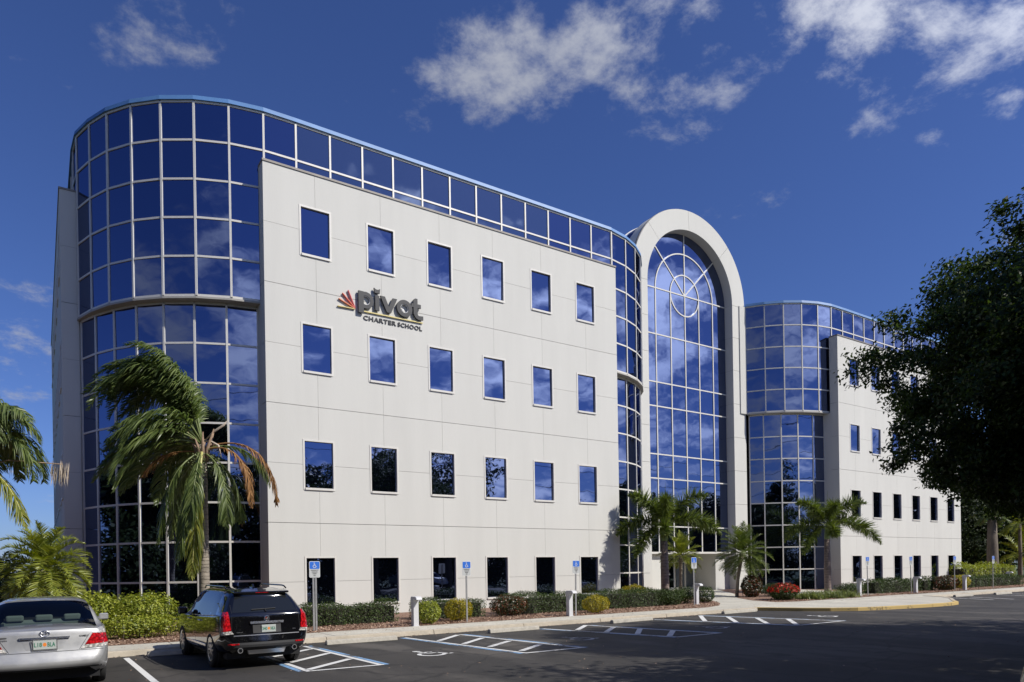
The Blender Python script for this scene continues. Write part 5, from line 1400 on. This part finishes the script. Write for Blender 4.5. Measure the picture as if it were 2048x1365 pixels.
class Car:
    SU, SV = 5, 4
    def __init__(s, name, label, st, bump, fade, bodymat, glassmap, group=None):
        s.root = empty(name, (0, 0, 0), label, 'car', group)
        s.st = st; K = len(st)
        S = np.zeros((K, 8, 3))
        bz, by = zip(*bump)
        for k, (y, zb_, wl, wm, zbe, wbe, wr, zr) in enumerate(st):
            P = [(wl * .84, zb_), (wl, zb_ + .09), (wm, zb_ + (zbe - zb_) * .52), (wbe + .012, zbe - .015), (wbe - .015, zbe + .018), (wr, zr - .075), (wr - .19, zr - .016), (0, zr)]
            for j, (x, z) in enumerate(P): S[k, j] = (x, y + fade[k] * np.interp(z, bz, by) - (0.0 if k else 0), z)
        ys = [q[0] for q in st]
        uq = np.concatenate([np.linspace(ys[k], ys[k + 1], s.SU, endpoint=False) for k in range(K - 1)] + [[ys[-1]]])
        G = np.zeros((len(uq), 8, 3))
        for j in range(8):
            for c in range(3): G[:, j, c] = pchip(ys, S[:, j, c], uq)
        vq = np.concatenate([np.linspace(j, j + 1, s.SV, endpoint=False) for j in range(7)] + [[7.0]])
        H_ = np.zeros((len(uq), len(vq), 3))
        for u in range(len(uq)):
            for c in range(3): H_[u, :, c] = pchip(range(8), G[u, :, c], vq)
        H_[:, -1, 0] = 0
        s.G = H_; s.body = None
        nu, nv = H_.shape[:2]
        parts = {}
        for u in range(nu - 1):
            for v in range(nv - 1):
                key = glassmap(u // s.SU, v // s.SV)
                for sg in (1, -1):
                    kk = key + ('|L' if sg < 0 else '|R') if key.startswith('side') else key
                    mb = parts.setdefault(kk, MB())
                    q = [H_[u, v], H_[u + 1, v], H_[u + 1, v + 1], H_[u, v + 1]]
                    q = [(p[0] * sg, p[1], p[2]) for p in q]
                    mb.quad(*(q if sg < 0 else q[::-1]))
        # rear and front faces closed across the car
        for u, crown, flip in ((0, -.05, 1), (nu - 1, .06, 0)):
            n = 14; mb = parts.setdefault('body', MB())
            row = []
            for v in range(nv):
                x, y, z = H_[u, v]
                row.append([(x * t, y + crown * (1 - t * t) * min(1, x / .5), z) for t in np.linspace(-1, 1, n + 1)])
            for v in range(nv - 1):
                for i in range(n):
                    q = [row[v][i], row[v][i + 1], row[v + 1][i + 1], row[v + 1][i]]
                    mb.quad(*(q if flip else q[::-1]))
        for key, mb in parts.items():
            nm = key.split('|')[0]
            me_mat = bodymat if nm == 'body' else (M['seeglass'] if nm == 'rear_window' else M['carglass'])
            nm = 'body' if nm == 'body' else nm
            # weld so that shading is smooth
            o = s._weld(nm, mb, me_mat)
            if nm == 'body': s.body = o
        mb = MB(); y0, y1 = st[0][0] + .25, st[-1][0] - .25; w = st[3][2] * .86
        mb.box(-w, w, y0, y1, st[2][1] - .05, st[2][1] + .25); mb.build('underbody', M['black'], s.root)
    def _weld(s, nm, mb, mat):
        me = bpy.data.meshes.new(nm); me.from_pydata(mb.v, [], mb.f)
        bm = bmesh.new(); bm.from_mesh(me); bmesh.ops.remove_doubles(bm, verts=bm.verts, dist=1e-4)
        bmesh.ops.dissolve_degenerate(bm, edges=bm.edges, dist=1e-5); bmesh.ops.recalc_face_normals(bm, faces=bm.faces)
        bm.to_mesh(me); bm.free()
        return link_mesh(nm, me, mat, (0, 0, 0), s.root, smooth=True)
    def line(s, z):
        """outline of the rear at height z: arclength from the centre, x, y"""
        pts = []
        c0 = s.G[0]; k = np.argsort(c0[:22, 2])
        xs = []
        for u in range(0, 14):
            g = s.G[u][:21]; x = np.interp(z, g[:, 2], g[:, 0]); y = np.interp(z, g[:, 2], g[:, 1]); xs.append((x, y))
        x0, y0 = xs[0]
        for t in (0, .2, .4, .6, .8, .92): pts.append((x0 * t, y0 - .05 * (1 - t * t) * min(1, x0 / .5)))
        pts += xs
        pts = np.array(pts); sl = np.concatenate([[0], np.cumsum(np.linalg.norm(np.diff(pts, axis=0), axis=1))])
        return sl, pts
    def P(s, q, z):
        sl, pts = s.line(z); a = abs(q)
        x = np.interp(a, sl, pts[:, 0]); y = np.interp(a, sl, pts[:, 1])
        return Vector((x * (1 if q >= 0 else -1), y, z))
    def N(s, q, z):
        e = .01
        du = s.P(q + e, z) - s.P(q - e, z); dz = s.P(q, z + e) - s.P(q, z - e)
        n = du.cross(dz)
        return n.normalized()
    def patch(s, name, c, off, mat, parent=None, n=6, m=4, thick=.02, mirror=False):
        """curved piece lying on the rear skin; c = (s, z) corners BL BR TR TL"""
        for sg in ((1, -1) if mirror else (1,)):
            mb = MB(); top = []
            for j in range(m + 1):
                b = j / m
                for i in range(n + 1):
                    a = i / n
                    q = [(1 - a) * (1 - b) * c[0][k] + a * (1 - b) * c[1][k] + a * b * c[2][k] + (1 - a) * b * c[3][k] for k in (0, 1)]
                    p = s.P(q[0] * sg, q[1]); nn = s.N(q[0] * sg, q[1])
                    top.append((p + nn * off, p + nn * (off - thick)))
            W = n + 1
            vs = [t[0] for t in top] + [t[1] for t in top]; T = len(top); fs = []
            for j in range(m):
                for i in range(n): fs.append((j * W + i, j * W + i + 1, (j + 1) * W + i + 1, (j + 1) * W + i))
            edge = [(i, i + 1) for i in range(n)] + [(i * W + n, (i + 1) * W + n) for i in range(m)] + [(m * W + i + 1, m * W + i) for i in range(n)] + [((i + 1) * W, i * W) for i in range(m)]
            for a, b in edge: fs.append((b, a, a + T, b + T))
            mb.add(vs, fs)
            o = mb.build(name, mat, parent or s.root, smooth=False)
        return o
    def wheel(s, x, y, r, w, spokes, sg):
        mb = MB(); n = 28
        prof = [(r * .62, .0), (r * .66, w * .42), (r * .80, w * .5), (r * .95, w * .46), (r, w * .34), (r, -w * .34), (r * .95, -w * .46), (r * .66, -w * .46), (r * .62, -w * .3)]
        vs = []; fs = []
        for i in range(n):
            a = 2 * math.pi * i / n
            for rr, xx in prof: vs.append((x + sg * xx, y + rr * math.cos(a), r + rr * math.sin(a)))
        k = len(prof)
        for i in range(n):
            for j in range(k - 1):
                a = i * k + j; b = ((i + 1) % n) * k + j
                fs.append((a, b, b + 1, a + 1) if sg > 0 else (a + 1, b + 1, b, a))
        mb.add(vs, fs); wh = mb.build('wheel', M['rubber'], s.root, smooth=True)
        mb = MB()
        # rim: dish, lip and spokes
        for i in range(n):
            a, b = 2 * math.pi * i / n, 2 * math.pi * (i + 1) / n
            for r0, r1, xa, xb in ((.55, .66, .40, .46), (.0, .55, .12, .12)):
                mb.quad(*[(x + sg * w * xx, y + r * rr * math.cos(t), r + r * rr * math.sin(t)) for rr, xx, t in ((r0, xa, a), (r1, xb, a), (r1, xb, b), (r0, xa, b))])
        for i in range(spokes):
            a = 2 * math.pi * i / spokes; d = Vector((0, math.cos(a), math.sin(a))); p = Vector((0, -d.z, d.y)) * r * .055
            o = Vector((x + sg * w * .26, y, r))
            mb.obox(o - p + d * r * .05, d * r * .56, p * 2, Vector((sg * w * .16, 0, 0)))
        mb.tube([(x + sg * w * .2, y, r), (x + sg * w * .44, y, r)], r * .14, 12)
        mb.build('rim', M['alloy'], wh)
        mb = MB(); mb.tube([(x - sg * .02, y, r + .01), (x + sg * w * .12, y, r + .01)], r * 1.13, 30); mb.build('wheel_arch', M['black'], s.root)
    def plate(s, x, z, w, h, txt, y=None):
        p = s.P(x, z + h / 2); y = p.y - .03 if y is None else y
        mb = MB(); mb.box(x - w / 2, x + w / 2, y, y + .012, z, z + h); pl = mb.build('licence_plate', M['plate'], s.root, bevel=.004)
        a, b = txt
        for t_, cx in ((a, x - w * .29), (b, x + w * .29)):
            text_obj('plate_text', t_, .1, M['plategreen'], (cx, y - .001, z + h * .27), pl, .0006, .002, 'CENTER', fit=(w * .34, h * .46))
        mb = MB(); n = 12
        mb.poly([(x + w * .085 * math.cos(2 * math.pi * i / n), y - .0015, z + h * .5 + w * .10 * math.sin(2 * math.pi * i / n)) for i in range(n)]); mb.build('orange_fruit', M['plateorange'], pl)
        return pl

# silver sedan, seen squarely from behind
SED = [(0.00, .37, .72, .82, .975, .735, .60, 1.005), (.12, .30, .82, .875, .995, .80, .68, 1.035), (.42, .24, .87, .895, 1.0, .845, .735, 1.05), (.80, .21, .885, .8975, .995, .865, .755, 1.06),
       (1.44, .20, .89, .8975, .985, .875, .655, 1.435), (1.75, .20, .89, .8975, .98, .875, .64, 1.475), (2.35, .20, .89, .8975, .975, .875, .63, 1.49), (2.85, .20, .89, .8975, .97, .87, .62, 1.45),
       (3.62, .20, .885, .895, .95, .855, .74, 1.02), (4.3, .22, .85, .87, .86, .80, .64, .90), (4.68, .27, .74, .79, .70, .70, .52, .74), (4.81, .32, .60, .66, .585, .56, .40, .60)]
SBUMP = [(.36, .06), (.44, .01), (.52, 0), (.60, .005), (.645, .03), (.67, .075), (.80, .105), (.95, .12), (1.0, .14), (1.1, .15)]
SFADE = [1, 1, .6, 0, 0, 0, 0, 0, 0, 0, 0, 0]
def sedan_map(u, v):
    if v >= 5 and u == 3: return 'rear_window'
    if v >= 5 and u == 7: return 'windscreen'
    if v == 4 and 4 <= u <= 6: return 'side_window'
    return 'body'
def make_sedan(name, label, mat, dress=True):
    c = Car(name, label, SED, SBUMP, SFADE, mat, sedan_map)
    r = c.root
    for y in (1.09, 3.81):
        for sg in (1, -1): c.wheel(sg * .79, y, .32, .21, 7, sg)
    for sg in (1, -1):
        mb = MB(); mb.tube([(sg * .86, 3.15, 1.0), (sg * .98, 3.12, 1.03)], [.03, .03], 6); mb.obox((sg * .93, 3.05, .97), (sg * .16, 0, 0), (0, .09, .0), (0, 0, .13)); mb.build('mirror', mat, r, bevel=.02)
    if not dress: return c
    # lamps: clear top, red middle, clear bottom in one cluster
    for sg in (1,):
        c.patch('tail_light', [(.545, .735), (.93, .755), (.955, .90), (.655, .915)], .012, M['redlens'], n=8, m=5, mirror=True)
        c.patch('indicator_lens', [(.658, .917), (.955, .902), (.95, .955), (.70, .988)], .012, M['clearlens'], n=8, m=3, mirror=True)
        c.patch('reversing_lens', [(.485, .675), (.90, .70), (.928, .752), (.542, .732)], .012, M['clearlens'], n=8, m=3, mirror=True)
    c.patch('chrome_bar', [(-.33, .858), (.33, .858), (.34, .888), (-.34, .888)], .028, M['chrome'], n=12, m=2)
    c.patch('plate_recess', [(-.25, .70), (.25, .70), (.30, .852), (-.30, .852)], .0025, M['silverdim'], n=10, m=4)
    for a in ([(.462, .668), (.470, .668), (.663, .985), (.655, .985)],):
        c.patch('lid_seam', a, .0015, M['black'], n=1, m=8, thick=.004, mirror=True)
    c.patch('bumper_seam', [(-.88, .652), (.88, .652), (.88, .660), (-.88, .660)], .0015, M['black'], n=24, m=1, thick=.004)
    c.patch('bumper_crease', [(-.80, .372), (.80, .372), (.80, .40), (-.80, .40)], .003, M['plastic'], n=20, m=1)
    yb = c.P(0, .93).y
    for rx, rz, lw_ in ((.066, .044, .0075), (.024, .042, .005), (.046, .018, .005)):
        mb = MB(); n = 22; zc = .945 if rx != .046 else .967
        pts = [(rx * math.cos(2 * math.pi * i / n), c.P(0, .945).y - .008, zc + rz * math.sin(2 * math.pi * i / n)) for i in range(n + 1)]
        mb.tube(pts, lw_, 6, cap=False); mb.build('emblem', M['chrome'], r, smooth=True)
    text_obj('badge', 'CAMRY', .05, M['badge'], (.47, c.P(.47, .88).y - .006, .872), r, .002, .001, fit=(.125, .026))
    text_obj('badge', 'TOYOTA', .05, M['badge'], (-.60, c.P(-.5, .86).y - .006, .855), r, .002, .001, fit=(.115, .020))
    mb = MB(); y_ = c.P(-.54, .9).y - .006; mb.box(-.595, -.49, y_, y_ + .01, .888, .912); mb.build('badge_plate', M['badge'], r)
    pl = c.plate(0, .70, .305, .152, ('L18', 'BLA'))
    mb = MB(); y_ = c.P(0, .77).y - .036
    w2, z0_, z1_ = .163, .693, .86
    k = 0
    for i in range(17):
        for zz in (z0_, z1_): mb.tube([(-w2 + .0204 * i, y_, zz), (-w2 + .0204 * i, y_ + .006, zz)], .009, 6)
    for i in range(1, 8):
        for xx in (-w2, w2): mb.tube([(xx, y_, z0_ + .0209 * i), (xx, y_ + .006, z0_ + .0209 * i)], .009, 6)
    mb.build('plate_frame', M['chrome'], r)
    # cabin seen through the rear window
    mb = MB(); mb.box(-.70, .70, .86, 1.52, .94, 1.0); mb.build('parcel_shelf', M['cabin'], r)
    mb = MB(); mb.box(-.62, .62, 1.5, 1.66, .5, 1.10); mb.build('rear_seat', M['seat'], r, bevel=.05)
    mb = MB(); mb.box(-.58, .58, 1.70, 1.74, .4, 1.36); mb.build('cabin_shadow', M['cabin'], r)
    for x in (-.42, .0, .42):
        mb = MB(); mb.box(x - .13, x + .13, 1.47, 1.57, 1.07, 1.185); mb.build('headrest', M['seat'], r, bevel=.035, seg=3)
    mb = MB(); mb.box(-.10, .10, .90, .96, 1.0, 1.03); mb.build('high_brake_light', M['redlens'], r)
    return c
M['badge'] = simple('grey_badge', (0.16, 0.16, 0.165), 0.35, metal=0.6)
M['silverdim'] = M['silver']
c1 = make_sedan('parked_car', 'silver sedan seen from behind at the left edge', M['silver'])
S1 = .952
c1.root.location = (.045, 12.66, 0); c1.root.scale = (S1, S1, S1)

# black crossover
SUVS = [(0.00, .40, .74, .885, 1.10, .845, .60, 1.575), (.15, .32, .85, .945, 1.11, .895, .63, 1.61), (.62, .27, .91, .955, 1.09, .915, .655, 1.645), (1.15, .25, .92, .955, 1.065, .92, .665, 1.66),
        (2.3, .25, .92, .955, 1.03, .92, .67, 1.668), (2.9, .25, .92, .955, 1.02, .915, .66, 1.635), (3.7, .25, .92, .95, 1.01, .90, .78, 1.12), (4.4, .27, .89, .92, .95, .86, .68, 1.01),
        (4.72, .32, .80, .85, .82, .78, .58, .86), (4.83, .36, .66, .72, .68, .64, .46, .70)]
UBUMP = [(.38, .10), (.46, .03), (.56, 0), (.66, .01), (.72, .06), (.74, .075), (.90, .085), (1.05, .11), (1.12, .13), (1.30, .29), (1.48, .45), (1.53, .42), (1.6, .42)]
UFADE = [1, 1, .55, .1, 0, 0, 0, 0, 0, 0]
def suv_map(u, v):
    if v >= 5 and u == 5: return 'windscreen'
    if v == 4 and 2 <= u <= 4: return 'side_window'
    return 'body'
def make_suv(name, label):
    c = Car(name, label, SUVS, UBUMP, UFADE, M['blackpaint'], suv_map); r = c.root
    for y in (.98, 3.79):
        for sg in (1, -1): c.wheel(sg * .845, y, .365, .235, 10, sg)
    c.patch('rear_window', [(-.70, 1.16), (.70, 1.16), (.575, 1.475), (-.575, 1.475)], .004, M['carglass'], n=16, m=8)
    mb = MB(); mb.obox((-.60, .35, 1.535), (1.20, 0, 0), (0, .30, .04), (0, -.01, .045)); mb.build('spoiler', M['blackpaint'], r, bevel=.015)
    mb = MB(); mb.box(-.14, .14, .344, .356, 1.550, 1.562); mb.build('high_brake_light', M['redlens'], r)
    c.patch('tail_light', [(.745, .80), (.955, .79), (.93, 1.165), (.785, 1.175)], .018, M['redlens'], n=7, m=10, mirror=True)
    c.patch('reversing_lens', [(.70, .735), (.97, .725), (.958, .785), (.738, .795)], .014, M['clearlens'], n=7, m=2, mirror=True)
    c.patch('chrome_bar', [(-.355, .925), (.355, .925), (.36, .972), (-.36, .972)], .03, M['chrome'], n=12, m=2)
    c.patch('plate_recess', [(-.30, .735), (.30, .735), (.30, .915), (-.30, .915)], .004, M['plastic'], n=10, m=3)
    c.patch('bumper_strip', [(-.70, .690), (.70, .690), (.70, .705), (-.70, .705)], .006, M['chromedim'], n=20, m=1)
    c.patch('bumper_valance', [(-.88, .42), (.88, .42), (.90, .555), (-.90, .555)], .006, M['plastic'], n=22, m=3)
    c.patch('reflector', [(.60, .515), (.84, .515), (.84, .545), (.60, .545)], .012, M['redlens'], n=5, m=1, mirror=True)
    c.patch('lid_seam', [(.735, .73), (.741, .73), (.70, 1.45), (.694, 1.45)], .0015, M['black'], n=1, m=10, thick=.004, mirror=True)
    mb = MB(); mb.prism([(-.38, .10, .30), (.38, .10, .30), (.42, .07, .40), (-.42, .07, .40)], (0, .05, 0)); mb.build('skid_plate', M['alloy'], r, bevel=.01)
    for sg in (1, -1):
        mb = MB(); mb.ring((sg * .58, .40), .040, .056, 0, 2 * math.pi, .0, .22, 20); mb.build('exhaust', M['chrome'], r, smooth=False)
        mb = MB(); mb.tube([(sg * .58, .05, .40), (sg * .58, .2, .40)], .041, 16); mb.build('exhaust_bore', M['black'], r)
        mb = MB(); x = sg * .66
        mb.tube([(x, .72, 1.63), (x, .84, 1.675), (x, 1.0, 1.69), (x, 2.3, 1.705), (x, 2.48, 1.695), (x, 2.6, 1.64)], [.016, .018, .018, .018, .018, .016], 8); mb.build('roof_rail', M['blackpaint'], r, smooth=True)
        mb = MB(); mb.obox((sg * .93, 3.22, 1.03), (sg * .22, 0, .0), (0, .12, 0), (0, 0, .17)); mb.build('mirror', M['blackpaint'], r, bevel=.03)
        # bright trim: window line, sill strip, door handles
        v4, v5 = 4 * Car.SV, 5 * Car.SV
        for v, nm in ((v4, 'window_trim'), (v5, 'window_trim')):
            pts = [(c.G[u, v, 0] * sg + sg * .004, c.G[u, v, 1], c.G[u, v, 2]) for u in range(2 * Car.SU, 5 * Car.SU + 1)]
            mb = MB(); mb.tube(pts, .007, 5); mb.build(nm, M['chrome'], r, smooth=True)
        for y in (1.62, 1.66, 2.62, 2.66):
            pass
        mb = MB(); mb.obox((sg * .925, 1.45, .40), (sg * .02, 0, 0), (0, 1.85, 0), (0, 0, .055)); mb.build('sill_trim', M['chrome'], r, bevel=.006)
        for y in (1.85, 2.9):
            mb = MB(); mb.obox((sg * .945, y, .93), (sg * .03, 0, 0), (0, .2, 0), (0, 0, .028)); mb.build('door_handle', M['chrome'], r, bevel=.008)
        for y in (1.25, 2.35, 3.45):
            j = [(c.G[int(np.argmin(np.abs(c.G[:, 8, 1] - y))), v]) for v in range(5, 17)]
            mb = MB()
            for a, b in zip(j[:-1], j[1:]):
                mb.quad((sg * (a[0] + .002), y, a[2]), (sg * (a[0] + .002), y + .008, a[2]), (sg * (b[0] + .002), y + .008, b[2]), (sg * (b[0] + .002), y, b[2]))
            mb.build('door_seam', M['black'], r)
        for y in (1.12, 2.28):
            gi = int(np.argmin(np.abs(c.G[:, v4, 1] - y))); a, b = c.G[gi, v4 + 0], c.G[gi, v5]
            mb = MB(); mb.prism([(sg * (a[0] + .004), y, a[2]), (sg * (a[0] + .004), y + .07, a[2]), (sg * (b[0] + .004), y + .07, b[2]), (sg * (b[0] + .004), y, b[2])], (-sg * .01, 0, 0)); mb.build('pillar', M['blackpaint'], r)
    mb = MB(); a = c.P(-.30, 1.20) + c.N(0, 1.2) * .02; b = c.P(.22, 1.215) + c.N(0, 1.2) * .02
    mb.tube([c.P(.0, 1.16) + c.N(0, 1.16) * .02, a.lerp(b, .55)], .014, 6); mb.tube([a, b], .011, 6); mb.build('wiper', M['plastic'], r)
    mb = MB(); mb.prism([(-.02, .95, 1.66), (-.02, 1.2, 1.66), (-.02, 1.0, 1.73)], (.04, 0, 0)); mb.build('antenna_fin', M['blackpaint'], r)
    # round wreath and shield emblem
    y_ = c.P(0, 1.01).y - .012; ez = 1.025
    mb = MB(); n = 24; pts = [(.052 * math.cos(2 * math.pi * i / n), y_, ez + .052 * math.sin(2 * math.pi * i / n)) for i in range(n + 1)]; mb.tube(pts, .009, 6, cap=False)
    for i in range(12):
        a = R(200 + i * 12.7); mb.obox((.047 * math.cos(a) - .006, y_ - .010, ez + .047 * math.sin(a) - .006), (.012, 0, 0), (0, .01, 0), (0, 0, .012))
    mb.build('emblem', M['chrome'], r)
    mb = MB(); mb.prism([(-.032, y_ - .006, ez + .030), (.032, y_ - .006, ez + .030), (.032, y_ - .006, ez - .005), (0, y_ - .006, ez - .036), (-.032, y_ - .006, ez - .005)], (0, .01, 0)); mb.build('emblem_shield', M['alloy'], r)
    for i, (x0, x1, z0, z1, mt) in enumerate(((-.028, -.002, .004, .026, M['redlens']), (.002, .028, .004, .026, M['alloy']), (-.026, -.002, -.018, .0, M['alloy']), (.002, .026, -.018, .0, M['alloy']))):
        mb = MB(); mb.box(x0, x1, y_ - .008, y_ - .0065, ez + z0, ez + z1); mb.build('emblem_field', mt, r)
    text_obj('badge', 'CADILLAC', .05, M['chromedim'], (-.64, c.P(-.56, .765).y - .006, .755), r, .002, .001, fit=(.13, .02))
    text_obj('badge', 'SRX', .05, M['chromedim'], (.56, c.P(.6, .79).y - .006, .775), r, .002, .001, fit=(.07, .022))
    text_obj('badge', 'Turbo', .05, M['badge'], (.22, c.P(.25, .95).y - .034, .938), r, .001, .001, fit=(.07, .022))
    c.plate(.03, .745, .305, .152, ('340', 'NKA'), c.P(0, .82).y - .022)
    return c
M['chromedim'] = simple('satin_chrome', (0.42, 0.42, 0.43), 0.3, metal=0.9)
c2 = make_suv('parked_car', 'black crossover with tall red tail lights parked at the kerb')
S2 = .93
c2.root.location = (3.49, 13.32, 0); c2.root.rotation_euler = (0, 0, R(1.6)); c2.root.scale = (.85, .94, .90)
c3 = make_sedan('parked_car', 'dark car whose nose just enters the bottom right corner', M['blackpaint'], dress=False)
c3.root.location = (12.85, 2.34, 0); c3.root.rotation_euler = (0, 0, R(90)); c3.root.scale = (S1, S1, S1)
c4 = make_sedan('parked_car', 'silver car parked behind the photographer, mirrored in the ground floor windows', M['silver'], dress=False)
c4.root.location = (26.5, -3.2, 0); c4.root.rotation_euler = (0, 0, R(180)); c4.root.scale = (S1, S1, S1)
